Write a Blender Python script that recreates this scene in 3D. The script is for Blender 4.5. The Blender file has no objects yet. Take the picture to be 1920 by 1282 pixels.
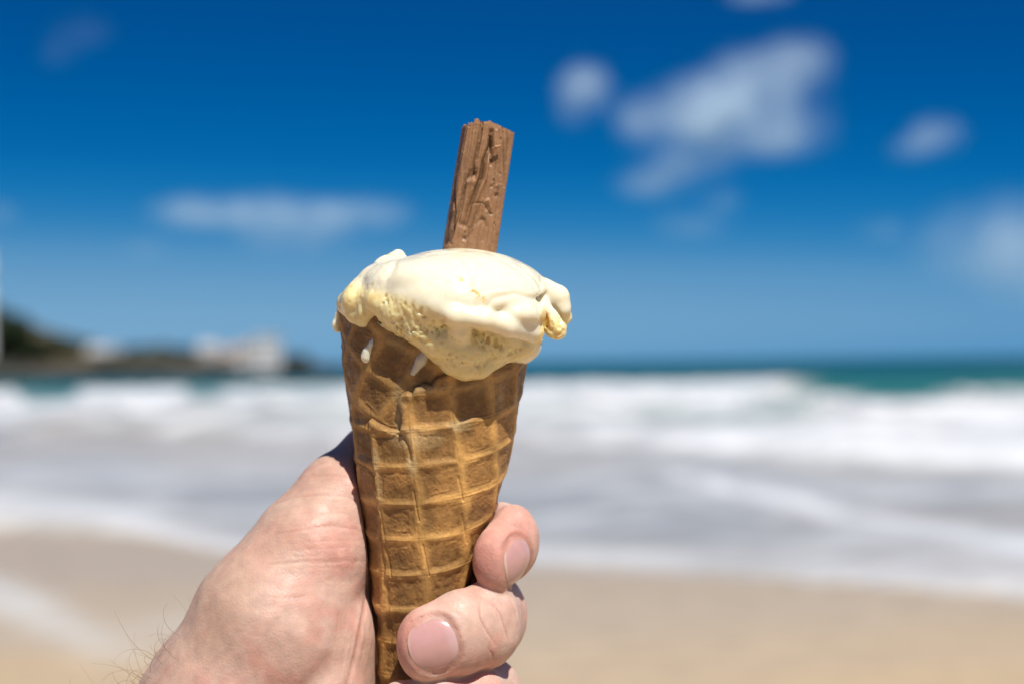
import bpy, math, random
import numpy as np
from mathutils import Matrix, Vector

random.seed(4)
rng = np.random.default_rng(4)
S = bpy.context.scene
COL = S.collection

# ------------------------------------------------------------------ camera
PITCH, ROLL = math.radians(0.8), math.radians(0.72)
FOC = 50.0 / 36.0 * 1920.0            # focal length in photograph pixels
CAM = np.array([0.0, 0.0, 3.0])
DIST = 0.32                            # metres to the cone
cd = bpy.data.cameras.new('camera')
cd.lens = 50; cd.sensor_width = 36
cd.clip_start = 0.02; cd.clip_end = 20000
cd.dof.use_dof = True; cd.dof.focus_distance = DIST - 0.016; cd.dof.aperture_fstop = 8.6
cam = bpy.data.objects.new('camera', cd); COL.objects.link(cam)
Rw = Matrix.Rotation(math.pi/2 + PITCH, 4, 'X') @ Matrix.Rotation(-ROLL, 4, 'Z')
cam.matrix_world = Matrix.Translation(CAM) @ Rw
S.camera = cam
R3 = np.array(Rw.to_3x3())
# local frame of the things in the hand: x right, y away, z up (millimetres), origin on the camera axis at the cone
RL = np.stack([R3[:, 0], -R3[:, 2], R3[:, 1]], axis=1)

# ------------------------------------------------------------------ sun, sky, exposure
EXPO = 0.8
SUN_DIR = np.array([0.24, -0.52, 0.86]); SUN_DIR /= np.linalg.norm(SUN_DIR)   # towards the sun
sl = bpy.data.lights.new('sun', 'SUN'); sl.energy = 4.0; sl.angle = math.radians(0.53); sl.color = (1.0, 0.955, 0.88)
so = bpy.data.objects.new('sun', sl); COL.objects.link(so)
so.rotation_euler = Vector(SUN_DIR).to_track_quat('Z', 'Y').to_euler()
so.location = (2, -4, 8)
W = bpy.data.worlds.new('World'); S.world = W; W.use_nodes = True
wn = W.node_tree; wn.nodes.clear()
sky = wn.nodes.new('ShaderNodeTexSky'); sky.sky_type = 'NISHITA'; sky.sun_disc = False
sky.sun_elevation = math.asin(SUN_DIR[2]); sky.sun_rotation = math.atan2(SUN_DIR[0], SUN_DIR[1])
sky.air_density = 1.0; sky.dust_density = 0.15; sky.ozone_density = 2.5; sky.altitude = 0
sep = wn.nodes.new('ShaderNodeSeparateColor')
rng_ = wn.nodes.new('ShaderNodeMath'); rng_.operation = 'MULTIPLY'; rng_.inputs[1].default_value = 0.1
ramp = wn.nodes.new('ShaderNodeValToRGB'); cr = ramp.color_ramp; cr.interpolation = 'B_SPLINE'
# deep polarised blue: darker overhead, paler towards the horizon
for k, (p, c) in enumerate([(0.10, (.010, .048, .17)), (.30, (.0, .064, .255)), (.40, (.0, .090, .32)), (.52, (.0, .140, .42)), (.62, (.012, .20, .48)), (.71, (.075, .275, .525)), (.9, (.24, .44, .63))]):
    e = cr.elements[0] if k == 0 else (cr.elements[len(cr.elements)-1] if k == 6 else cr.elements.new(p))
    e.position = p; e.color = (*c, 1)
mul2 = wn.nodes.new('ShaderNodeVectorMath'); mul2.operation = 'SCALE'; mul2.inputs['Scale'].default_value = 10/2**EXPO
bg = wn.nodes.new('ShaderNodeBackground'); bg.inputs['Strength'].default_value = 0.1
wo = wn.nodes.new('ShaderNodeOutputWorld')
wn.links.new(sky.outputs[0], sep.inputs[0]); wn.links.new(sep.outputs[1], rng_.inputs[0]); wn.links.new(rng_.outputs[0], ramp.inputs[0])
wn.links.new(ramp.outputs[0], mul2.inputs[0]); wn.links.new(mul2.outputs[0], bg.inputs[0]); wn.links.new(bg.outputs[0], wo.inputs[0])
S.view_settings.view_transform = 'Standard'; S.view_settings.look = 'None'
S.view_settings.exposure = EXPO; S.view_settings.gamma = 1.0; S.view_settings.use_curve_mapping = False
S.render.engine = 'CYCLES'
S.cycles.use_denoising = True
S.cycles.max_bounces = 8; S.cycles.volume_bounces = 4
S.cycles.sample_clamp_indirect = 6.0
S.cycles.volume_step_rate = 2.0
S.cycles.volume_max_steps = 128

# ------------------------------------------------------------------ helpers
ALB = 0.745     # reflectance scale of the colour attributes
def Lp(u, v, w=0.0):
    """photograph pixel (u,v) at depth w (pixels beyond the cone axis) -> local millimetres"""
    D = DIST*1000 + w*0.12
    return np.array([(u-960)*D/FOC, w*0.12, (641-v)*D/FOC])

def to_world(P):
    P = np.asarray(P, float)
    q = P.copy(); q[:, 1] += DIST*1000
    return q/1000 @ RL.T + CAM

def proj_local(P):
    D = DIST*1000 + P[:, 1]
    return 960 + P[:, 0]*FOC/D, 641 - P[:, 2]*FOC/D

def ray(u, v):
    return R3 @ np.array([(u-960)/FOC, (641-v)/FOC, -1.0])

def proj_world(P):
    q = (np.asarray(P)-CAM) @ R3
    d = np.maximum(-q[:, 2], 0.01)
    return 960+q[:, 0]/d*FOC, 641-q[:, 1]/d*FOC

def sstep(a, b, x):
    t = np.clip((x-a)/(b-a), 0, 1); return t*t*(3-2*t)

def _hash(ix, iy, iz, seed):
    n = (ix.astype(np.uint32)*np.uint32(374761393) + iy.astype(np.uint32)*np.uint32(668265263)
         + iz.astype(np.uint32)*np.uint32(2147483647) + np.uint32(seed*1274126177 & 0xffffffff))
    n = (n ^ (n >> np.uint32(13)))*np.uint32(1274126177)
    n = (n ^ (n >> np.uint32(15)))*np.uint32(2246822519)
    n = n ^ (n >> np.uint32(16))
    return n.astype(np.float64)/4294967295.0

def vnoise(P, seed=0):
    P = np.asarray(P, float); I = np.floor(P).astype(np.int64); f = P-I; f = f*f*f*(f*(f*6-15)+10)
    r = 0
    for dx in (0, 1):
        for dy in (0, 1):
            for dz in (0, 1):
                wgt = (f[:, 0] if dx else 1-f[:, 0])*(f[:, 1] if dy else 1-f[:, 1])*(f[:, 2] if dz else 1-f[:, 2])
                r = r + wgt*_hash(I[:, 0]+dx, I[:, 1]+dy, I[:, 2]+dz, seed)
    return r

def fbm(P, octv=3, seed=0):
    r = 0; a = 0.5; t = 0
    for o in range(octv):
        r = r + a*vnoise(P*(2**o), seed+o*7); t += a; a *= .5
    return r/t

def mesh_np(name, V, F, mat=None, smooth=True, attrs=None, parent=None, origin=None):
    """V world-space (or relative to origin when given), F quads (n,4) or list of arrays"""
    V = np.asarray(V, float)
    if origin is not None:
        V = V - np.asarray(origin)
    me = bpy.data.meshes.new(name)
    me.vertices.add(len(V)); me.vertices.foreach_set('co', V.astype(np.float32).ravel())
    Fs = F if isinstance(F, list) else [F]
    Fs = [np.asarray(f, int) for f in Fs if len(f)]
    nl = sum(f.size for f in Fs); npoly = sum(len(f) for f in Fs)
    me.loops.add(nl); me.polygons.add(npoly)
    me.loops.foreach_set('vertex_index', np.concatenate([f.ravel() for f in Fs]).astype(np.int32))
    tot = np.concatenate([np.full(len(f), f.shape[1]) for f in Fs])
    st = np.concatenate([[0], np.cumsum(tot)[:-1]])
    me.polygons.foreach_set('loop_start', st.astype(np.int32))
    try: me.polygons.foreach_set('loop_total', tot.astype(np.int32))
    except Exception: pass
    me.polygons.foreach_set('use_smooth', np.full(npoly, smooth, dtype=bool))
    if attrs:
        for k, a in attrs.items():
            at = me.color_attributes.new(k, 'FLOAT_COLOR', 'POINT')
            c = np.ones((len(V), 4), np.float32); c[:, :a.shape[1]] = a*ALB
            at.data.foreach_set('color', c.ravel())
    me.update(calc_edges=True)
    me.validate()
    if mat: me.materials.append(mat)
    o = bpy.data.objects.new(name, me); COL.objects.link(o)
    if parent is not None:
        o.parent = parent
    elif origin is not None:
        o.location = origin
    return o

def tag(o, label=None, cat=None, group=None, kind=None):
    if label: o['label'] = label
    if cat: o['category'] = cat
    if group: o['group'] = group
    if kind: o['kind'] = kind
    return o

def empty(name, loc):
    o = bpy.data.objects.new(name, None); o.location = tuple(loc); o.empty_display_size = .01; COL.objects.link(o); return o

def grid_faces(nu, nv, wrap=False):
    i = np.arange(nu if wrap else nu-1); j = np.arange(nv-1)
    I, J = np.meshgrid(i, j, indexing='ij'); I2 = (I+1) % nu
    return np.stack([I*nv+J, I2*nv+J, I2*nv+J+1, I*nv+J+1], -1).reshape(-1, 4)

def vnormals(V, F):
    n = np.cross(V[F[:, 2]]-V[F[:, 0]], V[F[:, 3]]-V[F[:, 1]])
    N = np.zeros_like(V)
    for c in range(4):
        for k in range(3):
            N[:, k] += np.bincount(F[:, c], n[:, k], minlength=len(V))
    return N/np.maximum(np.linalg.norm(N, axis=1, keepdims=True), 1e-12)

def relax(V, F, it=2, lam=.5):
    deg = np.bincount(F.ravel(), minlength=len(V)).astype(float)*2
    for _ in range(it):
        A = np.zeros_like(V)
        for c in range(4):
            for d in (1, 3):
                for k in range(3):
                    A[:, k] += np.bincount(F[:, c], V[F[:, (c+d) % 4], k], minlength=len(V))
        V = V + lam*(A/np.maximum(deg, 1)[:, None]-V)
    return V

def strokes(V, N, lst, view=None):
    """sculpt: push vertices in (depth>0) or out along lines drawn on the side that faces the viewer"""
    u, v = proj_local(V)
    face = sstep(0.0, 0.35, -(N[:, 1]))
    acc = np.zeros(len(V))
    for pts, wd, dep in lst:
        pts = np.asarray(pts, float); best = np.full(len(V), 1e9); 
        m = (u > pts[:, 0].min()-4*wd) & (u < pts[:, 0].max()+4*wd) & (v > pts[:, 1].min()-4*wd) & (v < pts[:, 1].max()+4*wd)
        if not m.any(): continue
        uu, vv = u[m], v[m]; b = np.full(len(uu), 1e9); tt = np.zeros(len(uu)); n = len(pts)-1
        for i in range(n):
            a, c = pts[i], pts[i+1]; d = c-a; L = max(d@d, 1e-9)
            t = np.clip(((uu-a[0])*d[0]+(vv-a[1])*d[1])/L, 0, 1)
            q = np.hypot(uu-a[0]-t*d[0], vv-a[1]-t*d[1]); s = q < b
            b = np.where(s, q, b); tt = np.where(s, (i+t)/n, tt)
        taper = 0.35+0.65*np.sin(np.pi*np.clip(tt, .04, .96))
        acc[m] += dep*np.exp(-(b/wd)**2)*taper
    return V - N*(acc*face)[:, None], acc*face

# ---- signed distance fields on a grid, turned into a mesh by surface nets
class Field:
    def __init__(s, lo, hi, h):
        s.lo = np.array(lo, float); s.h = h
        s.n = np.ceil((np.array(hi)-s.lo)/h).astype(int)+1
        s.ax = [s.lo[i]+h*np.arange(s.n[i]) for i in range(3)]
        s.F = np.full(s.n, 8.0, np.float32)
    def sub(s, lo, hi):
        sl = []
        for i in range(3):
            a = int(np.clip(np.floor((lo[i]-s.lo[i])/s.h), 0, s.n[i])); b = int(np.clip(np.ceil((hi[i]-s.lo[i])/s.h)+1, 0, s.n[i]))
            if b <= a: return None
            sl.append(slice(a, b))
        X = s.ax[0][sl[0]][:, None, None].astype(np.float32); Y = s.ax[1][sl[1]][None, :, None].astype(np.float32); Z = s.ax[2][sl[2]][None, None, :].astype(np.float32)
        return tuple(sl), X, Y, Z
    def join(s, sl, d, k):
        A = s.F[sl]
        if np.isscalar(k) and k <= 0: s.F[sl] = np.minimum(A, d); return
        h = np.clip(0.5+0.5*(A-d)/k, 0, 1)
        s.F[sl] = A*(1-h)+d*h-k*h*(1-h)
    def capsule(s, a, b, ra, rb, k=2.0, q=(1, 1, 1)):
        a = np.array(a, float); b = np.array(b, float); R = max(ra, rb)/min(q)+8
        r = s.sub(np.minimum(a, b)-R, np.maximum(a, b)+R)
        if r is None: return
        sl, X, Y, Z = r; q = np.array(q, float); aq, bq = a*q, b*q; ba = bq-aq; L = ba@ba
        px, py, pz = X*q[0]-aq[0], Y*q[1]-aq[1], Z*q[2]-aq[2]
        t = np.clip((px*ba[0]+py*ba[1]+pz*ba[2])/L, 0, 1)
        d = np.sqrt((px-t*ba[0])**2+(py-t*ba[1])**2+(pz-t*ba[2])**2)-(ra+(rb-ra)*t)
        s.join(sl, d.astype(np.float32), k)
    def chain(s, pts, k=2.0, q=(1, 1, 1)):
        for p0, p1 in zip(pts[:-1], pts[1:]):
            s.capsule(Lp(*p0[:3]), Lp(*p1[:3]), p0[3]*.12, p1[3]*.12, k, q)
    def ellipsoid(s, c, r, k=2.0, rot=0.0, clip=None):
        """clip = (point, normal, k): keep only the side the normal points to"""
        c = Lp(*c); r = np.array((r[0], r[2], r[1]), float)*.12; R = r.max()+8
        w = s.sub(c-R, c+R)
        if w is None: return
        sl, X, Y, Z = w; cs, sn = math.cos(rot), math.sin(rot)
        x, y, z = X-c[0], Y-c[1], Z-c[2]
        x, z = x*cs-z*sn, x*sn+z*cs
        k0 = np.sqrt((x/r[0])**2+(y/r[1])**2+(z/r[2])**2); k1 = np.sqrt((x/r[0]**2)**2+(y/r[1]**2)**2+(z/r[2]**2)**2)
        d = k0*(k0-1)/np.maximum(k1, 1e-6)
        if clip:
            p, n, kc = clip; p = Lp(*p); n = np.array(n, float); n /= np.linalg.norm(n)
            e = -((X-p[0])*n[0]+(Y-p[1])*n[1]+(Z-p[2])*n[2])
            hh = np.clip(0.5-0.5*(d-e)/kc, 0, 1); d = d*(1-hh)+e*hh+kc*hh*(1-hh)
        s.join(sl, d.astype(np.float32), k)
    def carve(s, sl, d, k=.4):
        """remove where d<0"""
        A = s.F[sl]; B = -d
        h = np.clip(0.5-0.5*(A-B)/k, 0, 1); s.F[sl] = A*(1-h)+B*h+k*h*(1-h)
    def mesh(s):
        F = s.F; F[0] = F[-1] = 1; F[:, 0] = F[:, -1] = 1; F[:, :, 0] = F[:, :, -1] = 1
        ins = F < 0; nx, ny, nz = F.shape
        c = np.zeros((nx-1, ny-1, nz-1), np.uint8)
        for a in (0, 1):
            for b in (0, 1):
                for d in (0, 1):
                    c += ins[a:nx-1+a, b:ny-1+b, d:nz-1+d]
        act = (c > 0) & (c < 8); I, J, K = np.nonzero(act)
        idx = np.full(act.shape, -1, np.int64); idx[I, J, K] = np.arange(len(I))
        P = np.zeros((len(I), 3)); cnt = np.zeros(len(I))
        cor = [(a, b, d) for a in (0, 1) for b in (0, 1) for d in (0, 1)]
        for p in cor:
            for axn in range(3):
                if p[axn]: continue
                q = list(p); q[axn] = 1
                f0 = F[I+p[0], J+p[1], K+p[2]]; f1 = F[I+q[0], J+q[1], K+q[2]]
                m = (f0 < 0) != (f1 < 0); t = np.where(m, f0/np.where(m, f0-f1, 1), 0)
                pos = np.stack([np.full(len(I), float(p[0])), np.full(len(I), float(p[1])), np.full(len(I), float(p[2]))], 1)
                pos[:, axn] = t
                P += pos*m[:, None]; cnt += m
        P = P/cnt[:, None]+np.stack([I, J, K], 1); P = s.lo+P*s.h
        Q = []
        for axn in range(3):
            b, d = [(1, 2), (2, 0), (0, 1)][axn]
            A0 = [slice(None)]*3; A1 = [slice(None)]*3
            A0[axn] = slice(0, -1); A1[axn] = slice(1, None)
            m = ins[tuple(A0)] != ins[tuple(A1)]
            E = np.argwhere(m); E = E[(E[:, b] > 0) & (E[:, d] > 0) & (E[:, b] < F.shape[b]-1) & (E[:, d] < F.shape[d]-1)]
            def cell(db, dd):
                G = E.copy(); G[:, b] -= db; G[:, d] -= dd; return idx[G[:, 0], G[:, 1], G[:, 2]]
            q = np.stack([cell(1, 1), cell(0, 1), cell(0, 0), cell(1, 0)], 1)
            fl = ~ins[tuple(A0)][E[:, 0], E[:, 1], E[:, 2]]
            q[fl] = q[fl][:, ::-1]; Q.append(q)
        Fq = np.concatenate(Q); Fq = Fq[(Fq >= 0).all(1)]
        return P, Fq

# ------------------------------------------------------------------ materials
def new_mat(name):
    m = bpy.data.materials.new(name); m.use_nodes = True
    return m, m.node_tree, m.node_tree.nodes['Principled BSDF']

def N_(nt, typ, **kw):
    n = nt.nodes.new(typ)
    for k, v in kw.items():
        if k in n.inputs.keys(): n.inputs[k].default_value = v
        else: setattr(n, k, v)
    return n

def mat_simple(name, col, rough=.6, noise=0.0, scale=5.0, bump=0.0, spec=.5):
    m, nt, p = new_mat(name); p.inputs['Roughness'].default_value = rough; p.inputs['Specular IOR Level'].default_value = spec
    p.inputs['Base Color'].default_value = (*col, 1)
    if noise or bump:
        tc = N_(nt, 'ShaderNodeTexCoord'); nz = N_(nt, 'ShaderNodeTexNoise', Scale=scale, Detail=5.0); nt.links.new(tc.outputs['Object'], nz.inputs['Vector'])
        if noise:
            r = N_(nt, 'ShaderNodeMapRange'); r.inputs['To Min'].default_value = 1-noise; r.inputs['To Max'].default_value = 1+noise
            mx = N_(nt, 'ShaderNodeVectorMath', operation='SCALE'); mx.inputs[0].default_value = col
            nt.links.new(nz.outputs['Fac'], r.inputs['Value']); nt.links.new(r.outputs[0], mx.inputs['Scale']); nt.links.new(mx.outputs[0], p.inputs['Base Color'])
        if bump:
            b = N_(nt, 'ShaderNodeBump', Strength=bump, Distance=.1); nt.links.new(nz.outputs['Fac'], b.inputs['Height']); nt.links.new(b.outputs[0], p.inputs['Normal'])
    return m

def attr_mat(name, rough=.5, sss=0.0, sss_scale=.002, sss_rad=(1, .4, .2), bumps=(), spec=.5, coat=0.0, mottle=0.0, mscale=800., rough_noise=None):
    """base colour from the 'Col' attribute with mottle; bumps = [(kind, scale, strength, distance)]"""
    m, nt, p = new_mat(name)
    a = N_(nt, 'ShaderNodeAttribute'); a.attribute_name = 'Col'
    tc = N_(nt, 'ShaderNodeTexCoord')
    src = a.outputs['Color']
    if mottle:
        nz = N_(nt, 'ShaderNodeTexNoise', Scale=mscale, Detail=4.0); nt.links.new(tc.outputs['Object'], nz.inputs['Vector'])
        r = N_(nt, 'ShaderNodeMapRange'); r.inputs['From Min'].default_value = .3; r.inputs['From Max'].default_value = .7
        r.inputs['To Min'].default_value = 1-mottle; r.inputs['To Max'].default_value = 1+mottle
        mx = N_(nt, 'ShaderNodeVectorMath', operation='SCALE')
        nt.links.new(nz.outputs['Fac'], r.inputs['Value']); nt.links.new(src, mx.inputs[0]); nt.links.new(r.outputs[0], mx.inputs['Scale']); src = mx.outputs[0]
    nt.links.new(src, p.inputs['Base Color'])
    p.inputs['Roughness'].default_value = rough; p.inputs['Specular IOR Level'].default_value = spec
    if rough_noise:
        nz = N_(nt, 'ShaderNodeTexNoise', Scale=rough_noise[0], Detail=3.0); nt.links.new(tc.outputs['Object'], nz.inputs['Vector'])
        r = N_(nt, 'ShaderNodeMapRange'); r.inputs['From Min'].default_value = .35; r.inputs['From Max'].default_value = .65
        r.inputs['To Min'].default_value = rough_noise[1]; r.inputs['To Max'].default_value = rough_noise[2]
        nt.links.new(nz.outputs['Fac'], r.inputs['Value']); nt.links.new(r.outputs[0], p.inputs['Roughness'])
    if sss:
        p.inputs['Subsurface Weight'].default_value = sss; p.inputs['Subsurface Scale'].default_value = sss_scale; p.inputs['Subsurface Radius'].default_value = sss_rad
    if coat:
        p.inputs['Coat Weight'].default_value = coat; p.inputs['Coat Roughness'].default_value = .12
    prev = None
    for kind, sc, st, di in bumps:
        t = N_(nt, 'ShaderNodeTexNoise', Scale=sc, Detail=3.0) if kind == 'noise' else N_(nt, 'ShaderNodeTexVoronoi', Scale=sc)
        if kind == 'crack': t.feature = 'DISTANCE_TO_EDGE'
        nt.links.new(tc.outputs['Object'], t.inputs['Vector'])
        h = t.outputs['Fac'] if kind == 'noise' else t.outputs['Distance']
        if kind == 'crack':
            mr = N_(nt, 'ShaderNodeMapRange'); mr.inputs['From Max'].default_value = .12; nt.links.new(h, mr.inputs['Value']); h = mr.outputs[0]
        b = N_(nt, 'ShaderNodeBump', Strength=st, Distance=di); nt.links.new(h, b.inputs['Height'])
        if prev: nt.links.new(prev.outputs[0], b.inputs['Normal'])
        prev = b
    if prev: nt.links.new(prev.outputs[0], p.inputs['Normal'])
    return m

M_sand = attr_mat('sand', rough=.85, spec=.2, mottle=.10, mscale=3.0, bumps=[('noise', 6., .5, .05), ('noise', 60., .4, .01)])
_nt = M_sand.node_tree; _tc = N_(_nt, 'ShaderNodeTexCoord'); _sx = N_(_nt, 'ShaderNodeSeparateXYZ'); _mr = N_(_nt, 'ShaderNodeMapRange')
_mr.inputs['From Min'].default_value = 8; _mr.inputs['From Max'].default_value = 17; _mr.inputs['To Min'].default_value = .85; _mr.inputs['To Max'].default_value = .38
_nt.links.new(_tc.outputs['Object'], _sx.inputs[0]); _nt.links.new(_sx.outputs['Y'], _mr.inputs['Value']); _nt.links.new(_mr.outputs[0], _nt.nodes['Principled BSDF'].inputs['Roughness'])
M_sea = attr_mat('sea_water', rough=.35, spec=.35, mottle=.12, mscale=.6, bumps=[('noise', .9, .7, .35), ('noise', 5., .5, .08)])
M_foam = attr_mat('foam', rough=.8, spec=.2, mottle=.05, mscale=2.0, bumps=[('noise', 3., .8, .2)])
M_skin = attr_mat('skin', rough=.6, sss=.7, sss_scale=.0022, sss_rad=(1, .35, .18), spec=.42, mottle=.09, mscale=420.,
                  bumps=[('voronoi', 1700., .40, .00012), ('crack', 1000., .10, .00007), ('noise', 230., .22, .0004)], rough_noise=(300., .48, .68))
M_nail = attr_mat('nail', rough=.2, sss=.4, sss_scale=.0012, sss_rad=(1, .4, .3), spec=.5, coat=.3, mottle=.06, mscale=300., bumps=[('noise', 700., .05, .0001)])
M_cream = attr_mat('ice_cream', rough=.3, sss=.8, sss_scale=.003, sss_rad=(1, .75, .35), spec=.5, coat=.15, mottle=.015, mscale=300.,
                   bumps=[('noise', 900., .14, .0002), ('noise', 280., .22, .0005)], rough_noise=(220., .10, .38))
M_wafer = attr_mat('wafer', rough=.62, sss=.03, sss_scale=.0012, sss_rad=(1, .5, .2), spec=.35, mottle=.14, mscale=1300.,
                   bumps=[('noise', 1300., .35, .0003), ('noise', 4200., .3, .0001)], rough_noise=(500., .42, .75))
M_choc = attr_mat('chocolate', rough=.5, sss=.08, sss_scale=.0008, spec=.35, mottle=.07, mscale=900.,
                  bumps=[('noise', 1600., .35, .0003), ('noise', 5000., .3, .0001)], rough_noise=(500., .4, .65))
M_hair = mat_simple('arm_hair', (.24, .15, .075), .45)

# ------------------------------------------------------------------ ground: sand sheet
def sand_z(y, x=0.0):
    return 1.5*(1-y/25.0) if np.isscalar(y) else np.clip(1.5*(1-y/25.0), -2.5, 2.6)

def band(x, a, b, e):
    return sstep(a-e, a+e, x)*(1-sstep(b-e, b+e, x))

xs = np.unique(np.concatenate([np.linspace(-400, -40, 60), np.linspace(-40, 40, 260), np.linspace(40, 400, 60)]))
ys = np.concatenate([np.linspace(-60, 4, 40), np.linspace(4.3, 66, 200)])
X, Y = np.meshgrid(xs, ys, indexing='ij'); X = X.ravel(); Y = Y.ravel()
Z = sand_z(Y) + .05*(fbm(np.stack([X*.25, Y*.25, X*0], 1), 3, 3)-.5)*sstep(26, 12, Y)*0 + .06*(fbm(np.stack([X*.3, Y*.5, X*0], 1), 3, 3)-.5)
Vs = np.stack([X, Y, Z], 1)
us, vs = proj_world(Vs)
nz = fbm(np.stack([X*.2, Y*.5, X*0], 1), 4, 9)
dry = np.array([.55, .41, .26]); damp = np.array([.47, .385, .295]); foamc = np.array([.70, .70, .68])
wet = np.clip(sstep(6.5, 13, Y+2.5*(nz-.5)*2), 0, 1)
wet = wet*(0.75+.25*nz)
col = dry[None]*(1-wet[:, None])+damp[None]*wet[:, None]
# thin sheet of foam left on the sand at the left
q = ((us-30)/235)**2+((vs-1132-0.42*(us-30))/46)**2+1.1*(nz-.5)
fm = np.clip(1-q, 0, 1)**.5*(Y > 3)*(Y < 24)*.75
q2 = ((us-330)/120)**2+((vs-1175)/40)**2
fm = np.clip(np.maximum(fm, np.clip(1-q2, 0, 1)*.25*(Y > 3)), 0, 1)
col = col*(1-fm[:, None])+foamc*fm[:, None]
tag(mesh_np('sand_beach', Vs, grid_faces(len(xs), len(ys)), M_sand, attrs={'Col': col}), 'pale tan sand beach sloping down to the surf', kind='structure')

# ------------------------------------------------------------------ sea
hor = lambda u: 690-.0125*u
def interp(u, pts):
    pts = np.array(pts, float); return np.interp(u, pts[:, 0], pts[:, 1])
SHORE = [(-2500, 975), (0, 972), (200, 990), (330, 1020), (450, 1040), (700, 1052), (1000, 1062), (1300, 1078), (1600, 1098), (1920, 1122), (4000, 1190)]
BORE = [(-3000, 812), (0, 815), (300, 826), (560, 842), (1000, 838), (1200, 846), (1400, 868), (1600, 884), (1920, 890), (4000, 895)]

ys = np.concatenate([np.geomspace(9, 200, 440), np.geomspace(206, 9000, 60)])
xs = np.unique(np.concatenate([np.linspace(-6000, -160, 40), np.linspace(-160, 160, 560), np.linspace(160, 6000, 40)]))
X, Y = np.meshgrid(xs, ys, indexing='ij'); X = X.ravel(); Y = Y.ravel()
u0, v0 = proj_world(np.stack([X, Y, np.maximum(sand_z(Y), 0)], 1))
shore_m = v0-interp(u0, SHORE)          # >0 : on the sand side
bore_m = v0-interp(u0, BORE)            # <0 : behind the bore front
n1 = fbm(np.stack([X*.12, Y*.12, X*0], 1), 4, 21); n2 = fbm(np.stack([X*.5, Y*.35, X*0], 1), 4, 33); n3 = fbm(np.stack([X*1.3, Y*1.3, X*0], 1), 3, 35)
# heights: bore front, inner rows of broken water, outer breaker
Z = 0.0*X
Z += .45*sstep(4, -10, bore_m+10*(n2-.5))*sstep(90, 52, Y)*(.6+.8*n2)
Z += .55*np.exp(-((Y-62-.04*X-6*(n1-.5))/4.5)**2)*(.4+1.2*n2)
Z += .85*np.exp(-((Y-86-.05*X-8*(n1-.5))/6)**2)*(.4+1.2*n1)*(1-.8*band(u0, 1570, 1760, 30))
crest = 146-.03*X+14*(n1-.5)
ht1 = .62+.7*(n1-.5)+.5*(n2-.5)
ht1 = ht1*(1-.3*band(u0, 1590, 1760, 25))*(1-.55*band(u0, 20, 150, 25))*(1-.4*band(u0, 345, 560, 30))*(1-.35*sstep(1740, 1960, u0))
Z += ht1*np.exp(-np.where(Y < crest, ((Y-crest)/9)**2, ((Y-crest)/16)**2))
Z += .3*(fbm(np.stack([X*.02, Y*.05, X*0], 1), 3, 41)-.5)*sstep(170, 260, Y)*sstep(2500, 800, Y)
foam_body = sstep(3, -7, bore_m+12*(n2-.5))*sstep(6, -4, Y-crest-3)
green = band(u0, 1610+60*(n1-.5), 1760, 30)*sstep(92, 105, Y+10*(n2-.5))+.0
green = np.maximum(green, band(u0, 1500, 6000, 60)*sstep(112, 126, Y+16*(n1-.5)))
green = np.maximum(green, band(u0, 40, 145, 22)*band(Y, 105, 200, 8)*.75)
green = np.maximum(green, band(u0, 350, 420, 22)*sstep(118, 130, Y)*.7)
green = np.maximum(green, band(u0, 470, 640, 40)*sstep(100, 118, Y)*.35)
foam = np.clip(foam_body*(1-green), 0, 1)
thin = foam*sstep(.50, .68, n1)*band(Y, 52, 128, 10)*.5
foam = foam-thin
Z += foam*(.16*(n3-.4)+.2*(n2-.5))
Z *= sstep(20, -30, shore_m)
# foam lines in the shallows
def line_mask(pts, wd, jit, seed):
    pts = np.array(pts, float)
    d = v0-np.interp(u0, pts[:, 0], pts[:, 1])+jit*(fbm(np.stack([X*.6, Y*.4, X*0], 1), 3, seed)-.5)
    wdx = np.interp(u0, pts[:, 0], pts[:, 2])
    return np.exp(-(d/(wd*wdx+.01))**2)*(wdx > .02)
lm = line_mask([(-1500, 925, 1), (0, 935, .7), (180, 958, 1.), (270, 985, 1.3), (330, 1012, 1.2), (440, 1035, .7), (560, 1045, .0)], 20, 16, 5)*.8
lm = np.maximum(lm, line_mask([(1230, 880, 0), (1290, 890, .6), (1380, 915, .8), (1450, 932, 1.1), (1540, 960, 1.2), (1700, 995, 1.), (1920, 1040, 1.3), (4000, 1160, 1.3)], 14, 26, 6)*1.0)
edge = np.exp(-((shore_m+16+16*(n2-.5))/13)**2)*.65*(.75+.5*n1)
edge *= (1-.4*band(u0, 1300, 1500, 100))
lm = np.maximum(lm, edge)
lm = np.maximum(lm, line_mask([(-1500, 880, 1), (0, 884, .9), (300, 893, .5), (640, 905, .8), (1000, 915, .7), (1150, 905, 1), (1300, 935, .6), (1500, 985, .4), (1700, 1030, .6), (1920, 1075, .8), (4000, 1180, 1)], 12, 34, 7)*.40)
lm = np.maximum(lm, line_mask([(-1500, 850, 1), (200, 856, .6), (700, 868, .9), (1100, 866, .7), (1500, 905, .7), (1920, 925, 1), (4000, 950, 1)], 11, 26, 8)*.35)
lace = sstep(.50, .64, n2)*sstep(-6, 12, bore_m)*.38
fo = np.clip(np.maximum(foam, np.maximum(lm, lace*(shore_m < -20))), 0, 1)
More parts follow.
